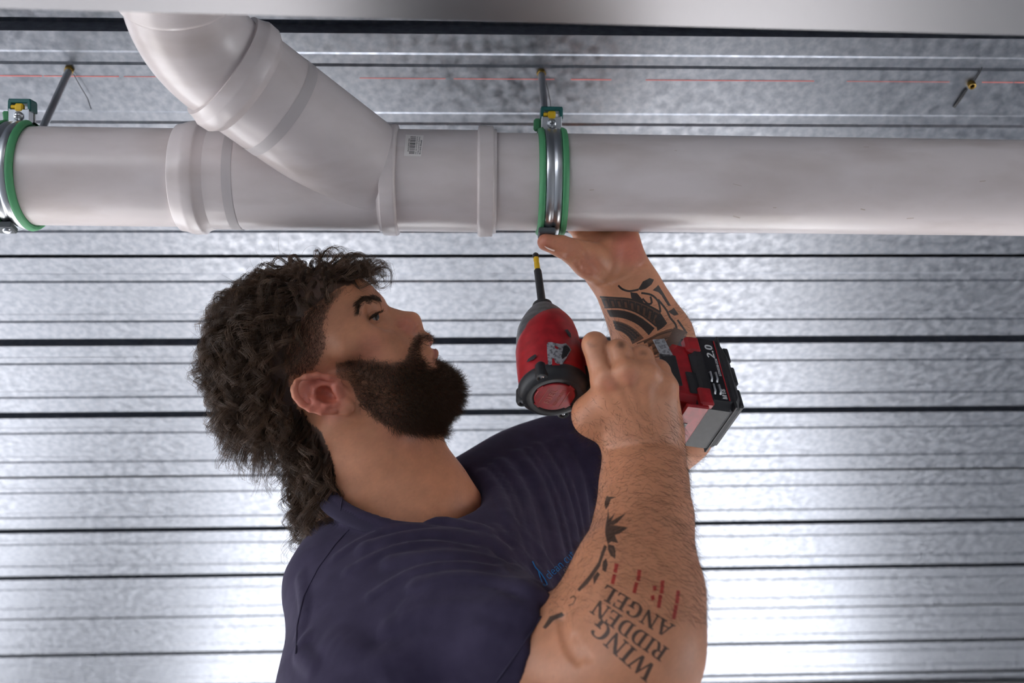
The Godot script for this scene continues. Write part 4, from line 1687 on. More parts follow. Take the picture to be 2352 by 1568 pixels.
	g.prism(L.call(0, 0, -0.038), h, a, pack, 0.076 * signf(h.cross(a).dot(c)), 0.007)
	var bat := put(g, "battery", mats.tool_black, root)
	bat.set_meta("label", "black slide-on battery pack")
	g = G.new()
	g.box(L.call(0.1765, 0.03, 0.0), Basis(h * 0.0012, a * 0.0475, c * 0.0387), 0.0006)
	put(g, "seam_rib", mats.tool_black, bat)
	for q in [[0.186, 0.0, 0.012], [0.187, 0.03, 0.012], [0.186, 0.058, 0.01]]:
		g = G.new()
		g.box(L.call(q[0], q[1], 0.0), Basis(h * 0.0035, a * q[2], c * 0.034), 0.002)
		put(g, "bumper_rib", mats.tool_black, bat)
	g = G.new()
	g.box(L.call(0.146, 0.062, 0.033), Basis(h * 0.0085, a * 0.011, c * 0.0065), 0.003)
	put(g, "latch_button", mats.tool_red, bat)
	g = G.new()
	g.box(L.call(0.146, -0.006, 0.0335), Basis(h * 0.0075, a * 0.011, c * 0.005), 0.002)
	put(g, "side_panel", mats.tool_red, bat)
	g = G.new()
	g.box(L.call(0.1625, 0.03, 0.0378), Basis(h * 0.0095, a * 0.041, c * 0.0007), 0.0005)
	put(g, "label_panel", mats.label_black, bat)
	g = G.new()
	g.box(L.call(0.1705, 0.03, 0.0386), Basis(h * 0.0006, a * 0.04, c * 0.0003))
	put(g, "label_line", mats.tool_red, bat)
	var up := -h
	text_on("lettering", "2.0", L.call(0.163, 0.0545, 0.0386), a, up, 0.0085, mats.print_white, bat, "Droid Sans", 1.15, true)
	text_on("lettering", "LITHIUM-ION", L.call(0.1675, 0.0335, 0.0386), a, up, 0.0026, mats.print_white, bat, "Droid Sans", 1.0, true)
	text_on("lettering", "M18", L.call(0.166, -0.002, 0.0386), a, up, 0.0048, mats.print_white, bat, "Droid Sans", 1.0, true)
	for q in [[0.1555, 0.018], [0.1615, 0.018], [0.1555, 0.002], [0.1615, 0.002]]:
		g = G.new()
		g.tube([L.call(q[0], q[1] - 0.0055, 0.0386), L.call(q[0], q[1] - 0.003, 0.041), L.call(q[0], q[1] + 0.0055, 0.041), L.call(q[0], q[1] + 0.0065, 0.0386)], [0.0011], 8)
		put(g, "contact_rail", mats.steel, bat)
	# rear face of the pack: red cheek and two slots
	g = G.new()
	g.box(L.call(0.136, -0.0175, 0.002), Basis(h * 0.0125, a * 0.0022, c * 0.033), 0.0016)
	put(g, "rear_panel", mats.tool_red, root)
	for s in [-0.008, 0.004]:
		g = G.new()
		g.box(L.call(0.132, -0.0198, s), Basis(h * 0.0035, a * 0.0004, c * 0.0042), 0.0002)
		put(g, "rear_slot", mats.label_black, root)
	# belt hook
	g = G.new()
	var clip := []
	for q in [[0.118, 0.004, -0.034], [0.12, -0.006, -0.0405], [0.132, -0.012, -0.043], [0.146, -0.014, -0.0445], [0.15, -0.016, -0.0475], [0.149, -0.018, -0.0505]]:
		clip.append(L.call(q[0], q[1], q[2]))
	for s in [-0.006, 0.006]:
		var pts := []
		for p in clip:
			pts.append(p + a * s)
		g.tube(pts, [0.0013], 8)
	g.box((clip[3] + clip[2]) / 2, Basis((clip[3] - clip[2]) * 0.62, a * 0.007, c * 0.0006), 0.0003)
	put(g, "belt_hook", mats.dark_steel, root)

# ---------------------------------------------------------------- clamps, rods, marks on the deck
func pipe_clamp(called: String, x: float, label: String, rod_label: String) -> void:
	var ax := (pipe_axis(1.0) - pipe_axis(0.0)).normalized()
	var at := pipe_axis(x)
	var root := node(called, at)
	tag(root, label, "pipe clamp", "pipe clamps")
	var up := from_cam.y
	up = (up - ax * up.dot(ax)).normalized()                       # the side where the two ends of the band meet
	var tn := up.cross(ax).normalized()
	if tn.dot(from_cam.z) < 0:
		tn = -tn
	var g := G.new()
	var from := 0.12
	g.lathe(-ax * 0.0098, ax, [[0, 0.0572], [0.0002, 0.0592], [0.0018, 0.0603], [0.0045, 0.0612], [0.0075, 0.0606], [0.0092, 0.0594], [0.0104, 0.0594], [0.0121, 0.0606], [0.0151, 0.0612], [0.0178, 0.0603], [0.0194, 0.0592], [0.0196, 0.0572]], 90, from, TAU - 0.05, up)
	put(g, "steel_band", mats.steel, root)
	for s in [-1.0, 1.0]:
		g = G.new()
		var q := [[0.0096, 0.0552], [0.0096, 0.0606], [0.0096, 0.0606], [0.0108, 0.0618], [0.0132, 0.0612], [0.0158, 0.0596], [0.0163, 0.0582], [0.0163, 0.0552]]
		if s < 0:
			q.reverse()
			for k in q.size():
				q[k] = [-q[k][0], q[k][1]]
		g.lathe(Vector3.ZERO, ax, q, 90, from + 0.06, TAU - 0.08, up)
		put(g, "rubber_lining", mats.green_rubber, root)
	g = G.new()
	g.lathe(-ax * 0.0163, ax, [[0, 0.0552], [0.0, 0.0566], [0.0326, 0.0566], [0.0326, 0.0552]], 90, 0.02, TAU - 0.02, up)
	put(g, "rubber_lining", mats.green_rubber, root)
	# closing lugs, screw, yellow catch, teal cap
	g = G.new()
	g.box(up * 0.066 + tn * 0.006, Basis(ax * 0.0105, up * 0.0075, tn * 0.001), 0.0006)
	for s in [-1.0, 1.0]:
		g.box(up * 0.0655 + tn * 0.001 + ax * 0.0105 * s, Basis(ax * 0.0009, up * 0.0085, tn * 0.006), 0.0004)
	put(g, "lug", mats.steel, root)
	g = G.new()
	g.box(up * 0.066 - tn * 0.012, Basis(ax * 0.0105, up * 0.0075, tn * 0.001), 0.0006)
	put(g, "lug", mats.steel, root)
	g = G.new()
	g.lathe(up * 0.0655 + tn * 0.007, tn, [[0, 0.0055], [0.0015, 0.0055], [0.0032, 0.0042], [0.004, 0.002], [0.0041, 0.0001]], 24)
	var screw := put(g, "screw", mats.steel, root)
	for s in 2:
		g = G.new()
		var d1 := ax if s == 0 else up
		var d2 := up if s == 0 else ax
		g.box(up * 0.0655 + tn * 0.0108, Basis(d1 * 0.0028, d2 * 0.0005, tn * 0.0004))
		put(g, "screw_slot", mats.label_black, screw)
	g = G.new()
	g.lathe(up * 0.0655 - tn * 0.02, tn, [[0, 0.003], [0.027, 0.003]], 14)
	put(g, "screw_shaft", mats.steel, root)
	g = G.new()
	g.box(up * 0.0755 + tn * 0.004, Basis(ax * 0.0045, up * 0.0045, tn * 0.004), 0.0015)
	g.box(up * 0.0765 + tn * 0.002 - ax * 0.007, Basis(ax * 0.003, up * 0.002, tn * 0.004), 0.001)
	put(g, "catch", mats.yellow_plastic, root)
	g = G.new()
	var cap := PackedVector2Array()
	for q in [[-0.013, -0.002], [-0.0095, -0.002], [-0.0085, 0.0065], [0.0085, 0.0065], [0.0095, -0.002], [0.013, -0.002], [0.0128, 0.009], [0.0118, 0.0115], [-0.0118, 0.0115], [-0.0128, 0.009]]:
		cap.append(Vector2(q[0], q[1]))
	g.prism(up * 0.074 - tn * 0.012, ax, up, cap, 0.018 if ax.cross(up).dot(tn) > 0 else -0.018, 0.001)
	put(g, "cap", mats.teal_plastic, root)
	g = G.new()
	g.box(up * 0.0655 - ax * 0.016 - tn * 0.001, Basis(ax * 0.0042, (up * 0.8 + tn * 0.3).normalized() * 0.007, tn * 0.0035), 0.002)
	put(g, "lining_tail", mats.green_rubber, root)
	# lower joint: grey rubber end and bolt
	var low := (-up * 0.86 + tn * 0.32).normalized()
	g = G.new()
	g.box(low * 0.0645 - ax * 0.006, Basis(ax * 0.0095, low * 0.0035, low.cross(ax) * 0.009), 0.0012)
	put(g, "lower_pad", mats.grey_rubber, root)
	g = G.new()
	g.lathe(low * 0.066 - ax * 0.004, low, [[0, 0.005], [0.003, 0.005], [0.0045, 0.0035], [0.0045, 0.0035], [0.0045, 0.0001]], 16)
	put(g, "lower_bolt", mats.steel, root)
	# boss that takes the rod
	g = G.new()
	g.lathe(Vector3(0, 0.059, 0), Vector3.UP, [[0, 0.009], [0.004, 0.009], [0.004, 0.009], [0.005, 0.0075], [0.018, 0.0075], [0.018, 0.0075], [0.018, 0.004]], 20)
	put(g, "rod_boss", mats.steel, root)
	# rod
	var foot := at + Vector3(0, 0.0785, 0)
	var rod := node("threaded_rod", foot)
	tag(rod, rod_label, "rod", "rods hanging from the deck")
	g = G.new()
	var len := DECK - foot.y
	var prof := []
	var n := int(len / 0.0015)
	for k in n + 1:
		prof.append([len * k / n, 0.0046 if k % 2 else 0.00448])
	g.lathe(Vector3.ZERO, Vector3.UP, prof, 20)
	put(g, "shaft", mats.steel, rod)
	anchor(rod, Vector3(0, len, 0))

func anchor(parent: Node3D, at: Vector3) -> void:
	var g := G.new()
	g.lathe(at, Vector3.DOWN, [[0, 0.0062], [0.0035, 0.0062], [0.0042, 0.0056], [0.0042, 0.0056], [0.0042, 0.0045]], 6)
	put(g, "anchor_nut", mats.brass, parent)
	g = G.new()
	g.tube([at + Vector3(0.004, -0.002, -0.005), at + Vector3(0.009, -0.006, -0.02), at + Vector3(0.013, -0.006, -0.038), at + Vector3(0.015, -0.01, -0.052)], [0.0006], 6)
	put(g, "tie_wire", mats.label_black, parent)

func deck_marks() -> void:
	var ceil := get_node("ceiling") as Node3D
	var g := G.new()
	var z := -0.7515
	rng.seed = 4
	var x := -1.6
	while x < 1.8:
		var l := rng.randf_range(0.03, 0.14)
		var w := rng.randf_range(0.0004, 0.0009)
		var y := DECK - 0.0003
		g.flat(Vector3(x, y, z - w), Vector3(x + l, y, z - w), Vector3(x + l, y, z + w), Vector3(x, y, z + w))
		x += l + (rng.randf_range(0.0, 0.012) if rng.randf() < 0.7 else rng.randf_range(0.02, 0.06))
	put(g, "chalk_line", mats.red_chalk, ceil)
	# angle that carries the far end of the sheets
	g = G.new()
	g.box(Vector3(0, DECK - 0.004, -2.73), Basis(Vector3(6.0, 0, 0), Vector3(0, 0.0035, 0), Vector3(0, 0, 0.06)), 0.001)
	var trim := struct(put(g, "trim_1", mats.dark_steel)) as Node3D
	g = G.new()
	g.box(Vector3(0.60, DECK - 0.0083, -2.71), Basis(Vector3(0.11, 0, 0), Vector3(0, 0.0008, 0), Vector3(0, 0, 0.03)))
	put(g, "orange_tape", mats.orange_tape, trim)
	# small scuffs and specks of dirt left on the pipes
	rng.seed = 21
	for k in 16:
		var px := rng.randf_range(-0.48, 0.6)
		if px > -0.33 and px < 0.12:
			continue
		var an := rng.randf_range(-0.9, 0.9)
		var ax := (pipe_axis(1.0) - pipe_axis(0.0)).normalized()
		var nn := (from_cam.z * cos(an) + from_cam.y * sin(an))
		nn = (nn - ax * nn.dot(ax)).normalized()
		g = G.new()
		var tt := nn.cross(ax)
		var l := rng.randf_range(0.0008, 0.005)
		g.box(pipe_axis(px) + nn * 0.05495, Basis((ax + tt * rng.randfn() * 0.2).normalized() * l, tt * rng.randf_range(0.0003, 0.0007), nn * 0.0001))
		put(g, "scuff", mats.pipe_dirt, get_node("drain_pipe" if px > 0.0 else "drain_pipe_001"))
	var at := Vector3(0.62, DECK, -0.742)
	var q := P(2230, 192, 1.0) - CAM
	at = CAM + q * ((DECK - CAM.y) / q.y)
	var o := node("ceiling_anchor", at)
	tag(o, "lone brass drop-in anchor with a bit of black wire in the deck", "anchor")
	g = G.new()
	g.lathe(Vector3.ZERO, Vector3.DOWN, [[0, 0.0052], [0.006, 0.0052], [0.0068, 0.0046], [0.0068, 0.0046], [0.0068, 0.003], [0.002, 0.0028]], 24)
	put(g, "sleeve", mats.brass, o)
	g = G.new()
	g.tube([Vector3(-0.010, -0.0016, -0.036), Vector3(-0.006, -0.003, -0.016), Vector3(-0.003, -0.002, -0.007)], [0.0017, 0.0019, 0.0012], 7)
	g.tube([Vector3(0.002, -0.002, 0.006), Vector3(0.004, -0.002, 0.018), Vector3(0.005, -0.001, 0.026)], [0.0012, 0.001, 0.0006], 7)
	put(g, "tie_wire", mats.label_black, o)

func barcode() -> void:
	# paper sticker wrapped on the coupling; printed by drawing bars and letters into a picture
	var W := 256
	var Hh := 256
	var im := Image.create(W, Hh, false, Image.FORMAT_RGBA8)
	im.fill(srgb(226, 220, 216))
	rng.seed = 77
	var y := 18
	while y < 226:
		var t := rng.randi_range(3, 9)
		im.fill_rect(Rect2i(70, y, 82, mini(t, 228 - y)), srgb(28, 26, 26))
		y += t + rng.randi_range(3, 9)
	# the words run down the sticker
	for q in [["BPSM DN110", 222, 60, 170, 22], ["Coupling 2 x 87,5 D-0 x 100mm", 192, 18, 212, 15], ["Formstucke nach EN 1451", 164, 18, 212, 15], ["4007360070792", 46, 42, 160, 17]]:
		draw_words(im, q[0], Vector2(q[1], q[2]), Vector2(0, 1), q[3], q[4], srgb(30, 28, 28))
	var m := mat("printed_sticker", Color.WHITE, 0.45)
	m.albedo_texture = ImageTexture.create_from_image(im)
	m.texture_repeat = false
	var par := get_node("socket_coupling") as Node3D
	var ax := (pipe_axis(1.0) - pipe_axis(0.0)).normalized()
	var corner := func(px: float, py: float) -> Vector3:
		var d := from_cam * Vector3((px - 1176.0) / F, (784.0 - py) / F, -1.0).normalized()
		var t := 0.8
		for k in 60:
			var p := CAM + d * t - pipe_axis(0.0)
			var e := (p - ax * p.dot(ax)).length() - 0.05772
			if e < 0.00002:
				break
			t += e * 0.8
		return CAM + d * t - par.position
	var g := G.new()
	var n := 12
	var i0 := 0
	for r in n + 1:
		for k in n + 1:
			var u := float(k) / n
			var v := float(r) / n
			var a := Vector2(932, 309).lerp(Vector2(973, 311), u)
			var b := Vector2(928, 358).lerp(Vector2(967, 359), u)
			var q := a.lerp(b, v)
			g.vert(corner.call(q.x, q.y), Vector2(u, v))
	for r in n:
		for k in n:
			var i := i0 + r * (n + 1) + k
			g.quad(i, i + n + 1, i + n + 2, i + 1)
	put(g, "barcode_sticker", m, par)

# words drawn into a picture: start, direction of reading, length and height of capitals in pixels
func draw_words(im: Image, words: String, at: Vector2, dir: Vector2, length: float, height: float, col: Color) -> void:
	var tri := glyphs(words)
	var box: Rect2 = tri[1]
	var up := Vector2(dir.y, -dir.x)
	for k in range(0, tri[0].size(), 3):
		var p := []
		for j in 3:
			var q: Vector2 = tri[0][k + j]
			p.append(at + dir * ((q.x - box.position.x) / box.size.x * length) + up * (q.y / 0.46 * height))
		fill_tri(im, p[0], p[1], p[2], col)

func glyphs(words: String, font := "Droid Sans", bold := true) -> Array:
	var t := TextMesh.new()
	var f := SystemFont.new()
	f.font_names = PackedStringArray([font])
	if bold:
		f.font_weight = 700
	t.font = f
	t.text = words
	t.font_size = 64
	t.pixel_size = 0.01
	t.depth = 0.0
	t.horizontal_alignment = HORIZONTAL_ALIGNMENT_LEFT
	t.vertical_alignment = VERTICAL_ALIGNMENT_BOTTOM
	var s := t.surface_get_arrays(0)
	var v: PackedVector3Array = s[Mesh.ARRAY_VERTEX]
	var ix: PackedInt32Array = s[Mesh.ARRAY_INDEX] if s[Mesh.ARRAY_INDEX] != null else PackedInt32Array(range(v.size()))
	var o := PackedVector2Array()
	var box := Rect2(v[0].x, v[0].y, 0, 0)
	for i in ix:
		box = box.expand(Vector2(v[i].x, v[i].y))
	for i in ix:
		o.append(Vector2(v[i].x, v[i].y - box.position.y))
	return [o, box]

func fill_tri(im: Image, a: Vector2, b: Vector2, c: Vector2, col: Color) -> void:
	var y0 := maxi(0, floori(minf(a.y, minf(b.y, c.y))))
	var y1 := mini(im.get_height() - 1, ceili(maxf(a.y, maxf(b.y, c.y))))
	for y in range(y0, y1 + 1):
		var yy := y + 0.5
		var lo := INF
		var hi := -INF
		for e in [[a, b], [b, c], [c, a]]:
			var p: Vector2 = e[0]
			var q: Vector2 = e[1]
			if (p.y <= yy) != (q.y <= yy):
				var x := p.x + (yy - p.y) / (q.y - p.y) * (q.x - p.x)
				lo = minf(lo, x)
				hi = maxf(hi, x)
		if hi >= lo:
			var x0 := maxi(0, roundi(lo))
			var x1 := mini(im.get_width(), roundi(hi))
			if x1 > x0:
				im.fill_rect(Rect2i(x0, y, x1 - x0, 1), col)

# ---------------------------------------------------------------- ink on the arms, print on the shirt
var near_axis := []      # elbow, direction, length, side facing the viewer
var far_axis := []

func arm_axes() -> void:
	for e in [[P(1446, 1440, 0.87), P(1480, 1040, 1.0)], [P(1552, 985, 1.255), P(1440, 655, 1.178)]]:
		var d: Vector3 = (e[1] - e[0]).normalized()
		var s: Vector3 = from_cam * Vector3((1176.0 - 1470.0) / F, 0, 1)
		s = (s - d * s.dot(d)).normalized()
		var rec := [e[0], d, e[0].distance_to(e[1]), s, d.cross(s)]
		if near_axis.is_empty():
			near_axis = rec
		else:
			far_axis = rec

# unrolls an arm round its own axis: u round it, v along it; each arm has half of the picture
func arm_uv(p: Vector3) -> Vector2:
	var o := proj(p)
	if o.x < 1150.0:
		return Vector2(0.25, 0.999)
	var near := o.z < 1.08
	var r := near_axis if near else far_axis
	var q: Vector3 = p - r[0]
	var v: float = clampf((q.dot(r[1]) / r[2] + 0.55) / 1.75, 0.002, 0.998)
	var u: float = atan2(q.dot(r[4]), q.dot(r[3])) / TAU
	return Vector2(clampf(u + 0.5, 0.004, 0.996) * 0.5 + (0.0 if near else 0.5), v)

class Ink:
	var im: Image
	var own
	var f
	var ids: PackedInt32Array
	var near := true
	func at(px: float, py: float) -> Vector2:
		var w: Vector3 = own.surf(f, ids, px, py)
		if w == Vector3.INF or (own.proj(w).z < 1.08) != near:
			return Vector2(-1, -1)
		return own.arm_uv(w) * Vector2(im.get_width(), im.get_height())
	func tri(a: Vector2, b: Vector2, c: Vector2, col: Color) -> void:
		var p := at(a.x, a.y)
		var q := at(b.x, b.y)
		var r := at(c.x, c.y)
		if p.x < 0 or q.x < 0 or r.x < 0 or p.distance_to(q) > 300 or q.distance_to(r) > 300 or r.distance_to(p) > 300:
			return
		own.fill_tri(im, p, q, r, col)
	func area(pts: Array, col: Color) -> void:
		var line := PackedVector2Array()
		for i in range(0, pts.size(), 2):
			line.append(Vector2(pts[i], pts[i + 1]))
		var t := Geometry2D.triangulate_polygon(line)
		for k in range(0, t.size(), 3):
			tri(line[t[k]], line[t[k + 1]], line[t[k + 2]], col)
	func line(pts: Array, w: float, col: Color) -> void:
		for i in range(0, pts.size() - 2, 2):
			var a := Vector2(pts[i], pts[i + 1])
			var b := Vector2(pts[i + 2], pts[i + 3])
			var n := (b - a).orthogonal().normalized() * w / 2.0
			var e := (b - a).normalized() * w * 0.3
			tri(a - n - e, b - n + e, b + n + e, col)
			tri(a - n - e, b + n + e, a + n - e, col)
	func words(s: String, a: Vector2, b: Vector2, height: float, col: Color) -> void:
		var g: Array = own.glyphs(s, "Droid Serif", true)
		var box: Rect2 = g[1]
		var dir := (b - a) / box.size.x
		var up := Vector2(dir.y, -dir.x).normalized()
		for k in range(0, g[0].size(), 3):
			var p := []
			for j in 3:
				var q: Vector2 = g[0][k + j]
				p.append(a + dir * (q.x - box.position.x) + up * (q.y / 0.46 * height))
			tri(p[0], p[1], p[2], col)

func tattoos(f: Sdf) -> ImageTexture:
	var ink := Ink.new()
	ink.own = self
	ink.f = f
	ink.im = Image.create(2048, 2048, false, Image.FORMAT_RGBA8)
	ink.im.fill(Color.WHITE)
	var c := P(1470, 1250, 0.9)
	ink.ids = f.near(c, 0.26, f.all())
	var dark := Color(0.42, 0.47, 0.52)
	var mid := Color(0.60, 0.63, 0.65)
	var red := Color(0.86, 0.46, 0.52)
	ink.words("ANGEL", Vector2(1552, 1436), Vector2(1394, 1341), 36, dark)
	ink.words("RIDDEN", Vector2(1538, 1490), Vector2(1374, 1375), 36, dark)
	ink.words("WING", Vector2(1513, 1536), Vector2(1378, 1418), 42, dark)
	for q in [[1416, 1296, 1413, 1312], [1411, 1321, 1407, 1338], [1469, 1310, 1466, 1331], [1462, 1339, 1457, 1359], [1522, 1335, 1520, 1360], [1517, 1368, 1513, 1393], [1504, 1347, 1504, 1353], [1499, 1369, 1500, 1375], [1558, 1358, 1555, 1383], [1553, 1391, 1548, 1419]]:
		ink.line(q, 8.5, red)
	# leaves down the inner forearm
	for q in [[1392, 1200, 1396, 1163, 1398, 1192, 1412, 1178, 1403, 1197, 1438, 1177, 1418, 1200, 1408, 1205, 1442, 1211, 1424, 1224, 1412, 1228, 1420, 1247, 1404, 1243, 1396, 1250, 1390, 1225],
			[1396, 1249, 1410, 1252, 1414, 1265, 1413, 1283, 1402, 1275, 1396, 1262], [1388, 1155, 1393, 1138, 1398, 1140, 1416, 1141, 1402, 1146, 1398, 1160, 1391, 1170],
			[1384, 1290, 1392, 1281, 1396, 1296, 1391, 1314, 1383, 1308], [1362, 1325, 1372, 1312, 1378, 1318, 1364, 1342], [1388, 1250, 1394, 1255, 1378, 1300, 1350, 1340, 1330, 1358, 1326, 1352, 1352, 1322, 1374, 1290]]:
		ink.area(q, dark)
	for q in [[1402, 1205, 1430, 1210, 1412, 1220], [1402, 1258, 1408, 1264, 1409, 1274]]:
		ink.line(q, 2.0, mid)
	ink.line([1310, 1372, 1318, 1368, 1322, 1374, 1316, 1386, 1306, 1390], 3.0, mid)
	ink.area([1246, 1440, 1262, 1415, 1290, 1405, 1296, 1412, 1270, 1425, 1252, 1444], dark)
	# far arm: banded ornament, leaf sprig and shading
	c = P(1490, 790, 1.16)
	ink.near = false
	ink.ids = f.near(c, 0.2, f.all())
	var k := func(a: Array) -> Array:
		var o := []
		for i in range(0, a.size(), 2):
			o.append(1200.0 + a[i] / 4.481)
			o.append(510.0 + a[i + 1] / 4.481)
		return o
	var arc := func(pts: Array, n: int) -> Array:
		var cv := Curve2D.new()
		for i in range(0, pts.size(), 2):
			var tn := Vector2.ZERO
			if i > 0 and i < pts.size() - 2:
				tn = (Vector2(pts[i + 2], pts[i + 3]) - Vector2(pts[i - 2], pts[i - 1])) / 6.0
			cv.add_point(Vector2(pts[i], pts[i + 1]), -tn, tn)
		var o := []
		for i in n + 1:
			var q := cv.sample_baked(cv.get_baked_length() * i / n, true)
			o.append(q.x)
			o.append(q.y)
		return o
	var black := Color(0.27, 0.34, 0.42)
	var outer: Array = k.call(arc.call([800, 770, 960, 780, 1120, 795, 1280, 850, 1420, 925], 18))
	var in1: Array = k.call(arc.call([845, 880, 990, 880, 1120, 905, 1240, 965, 1375, 1070], 18))
	var in2: Array = k.call(arc.call([865, 905, 990, 905, 1110, 930, 1230, 990, 1360, 1090], 18))
	var in3: Array = k.call(arc.call([900, 975, 1010, 985, 1120, 1020, 1220, 1080, 1300, 1165], 18))
	var in4: Array = k.call(arc.call([925, 1010, 1020, 1030, 1100, 1065, 1180, 1120, 1250, 1195], 18))
	var in5: Array = k.call(arc.call([965, 1110, 1020, 1130, 1070, 1165, 1110, 1210, 1130, 1255], 18))
	var strip := func(a: Array, b: Array, col: Color) -> void:
		for i in range(0, a.size() - 2, 2):
			var p := Vector2(a[i], a[i + 1])
			var q := Vector2(a[i + 2], a[i + 3])
			var r := Vector2(b[i + 2], b[i + 3])
			var s := Vector2(b[i], b[i + 1])
			ink.tri(p, q, r, col)
			ink.tri(p, r, s, col)
	strip.call(outer, in1, Color(0.50, 0.52, 0.54))
	strip.call(in2, in3, black)
	strip.call(in4, in5, Color(0.52, 0.54, 0.56))
	ink.line(outer, 4.0, black)
	ink.line(in1, 3.5, black)
	for i in 9:                                  # arches in the outer band
		var j := 2 * (1 + i * 2)
		if j + 3 >= outer.size():
			break
		var a := Vector2(outer[j], outer[j + 1]).lerp(Vector2(in1[j], in1[j + 1]), 0.25)
		var b := Vector2(outer[j], outer[j + 1]).lerp(Vector2(in1[j], in1[j + 1]), 0.85)
		var w := (Vector2(outer[j + 2], outer[j + 3]) - Vector2(outer[j], outer[j + 1])).normalized() * 5.0
		ink.line([b.x - w.x, b.y - w.y, a.x - w.x, a.y - w.y, a.x + w.x, a.y + w.y, b.x + w.x, b.y + w.y], 4.2, black)
	for row in 3:
		for i in 8:
			var j := 2 * (1 + i * 2)
			var t := 0.25 + row * 0.28
			var a := Vector2(in4[j], in4[j + 1]).lerp(Vector2(in5[j], in5[j + 1]), t)
			ink.line([a.x - 2.5, a.y - 1.0, a.x + 2.5, a.y + 1.0], 5.0, black)
	for q in [[1190, 690, 1240, 610, 1310, 575, 1355, 590, 1330, 640, 1270, 685, 1215, 700], [1110, 720, 1180, 730, 1230, 790, 1250, 830, 1170, 815, 1120, 780], [1340, 700, 1400, 645, 1460, 740, 1530, 860, 1500, 860, 1430, 750, 1400, 720], [1500, 920, 1560, 880, 1610, 950, 1560, 960], [1360, 1000, 1420, 930, 1490, 1040, 1440, 1090, 1390, 1120]]:
		ink.area(k.call(q), black)
	for q in [[990, 655, 1030, 690, 1100, 710, 1190, 695], [1230, 730, 1330, 750, 1400, 820, 1420, 920], [1400, 800, 1480, 900, 1520, 980, 1580, 1060, 1590, 1160], [1240, 790, 1290, 840, 1330, 830, 1320, 770], [1600, 1010, 1650, 1080, 1690, 1140]]:
		ink.line(k.call(arc.call(q, 12)), 4.5, black)
	# soft shaded streaks lower down
	for i in 16:
		var y0 := 1190 + i * 16
		ink.line(k.call(arc.call([1180 + i * 6, y0 + 60, 1300 + i * 5, y0 + 10, 1420, y0 - 50 + i * 4, 1560 + i * 6, y0 - 90 + i * 3, 1680, y0 - 60], 14)), 3.0 + (i % 3) * 2.2, [Color(0.55, 0.56, 0.57), Color(0.40, 0.42, 0.44), Color(0.66, 0.67, 0.67)][i % 3])
	ink.area(k.call([1560, 1080, 1680, 1130, 1640, 1220, 1520, 1330, 1430, 1360, 1470, 1240]), Color(0.45, 0.47, 0.49))
	return ImageTexture.create_from_image(ink.im)

func arm_hair(root: Node3D, skin: G) -> void:
	var g := G.new()
	rng.seed = 9
	var col := srgb(62, 44, 32).srgb_to_linear()
	for i in skin.v.size():
		var p := skin.v[i]
		var q := proj(p)
		if q.x < 1260 or q.y < 600 or q.y > 1430 or (q.z < 1.08 and q.y < 880) or (q.z > 1.08 and (q.y < 700 or q.x > 1700)):
			continue
		var near := q.z < 1.08
		if rng.randf() > (0.34 * smoothstep(880, 1010, q.y) if near else 0.22):
			continue
		var r := near_axis if near else far_axis
		var d: Vector3 = r[1]
		var side: Vector3 = d.cross(skin.n[i])
		var dir := (skin.n[i] * 0.35 - d * 0.35 + side * 0.75 + gauss() * 0.28).normalized()
		var len := rng.randf_range(0.006, 0.014)
		var bend := gauss() * 0.3
		var pts := []
		var cur := p
		for k in 4:
			pts.append(cur - root.position)
			cur += dir * len / 3.0
			dir = (dir + bend.cross(dir) * 0.6 - skin.n[i] * 0.12).normalized()
		strand(g, pts, 0.00011, shade(col, rng.randf_range(0.7, 1.4)))
	put(g, "arm_hair", mats.hair, root)

# a flat shape laid on the cloth: triangles given in the plane of the picture are carried to the shirt and lifted a little
func print_on(f: Sdf, ids: PackedInt32Array, tris: PackedVector2Array, called: String, m: Material, root: Node3D) -> void:
	var g := G.new()
	for k in range(0, tris.size(), 3):
		var p := []
		for j in 3:
			var w := surf(f, ids, tris[k + j].x, tris[k + j].y)
			if w == Vector3.INF:
				break
			p.append(w + from_cam.z * 0.0012 - root.position)
		if p.size() == 3:
			var i := g.v.size()
			for q in p:
				g.vert(q)
			g.tri(i, i + 1, i + 2)
	if g.v.size():
		put(g, called, m, root)

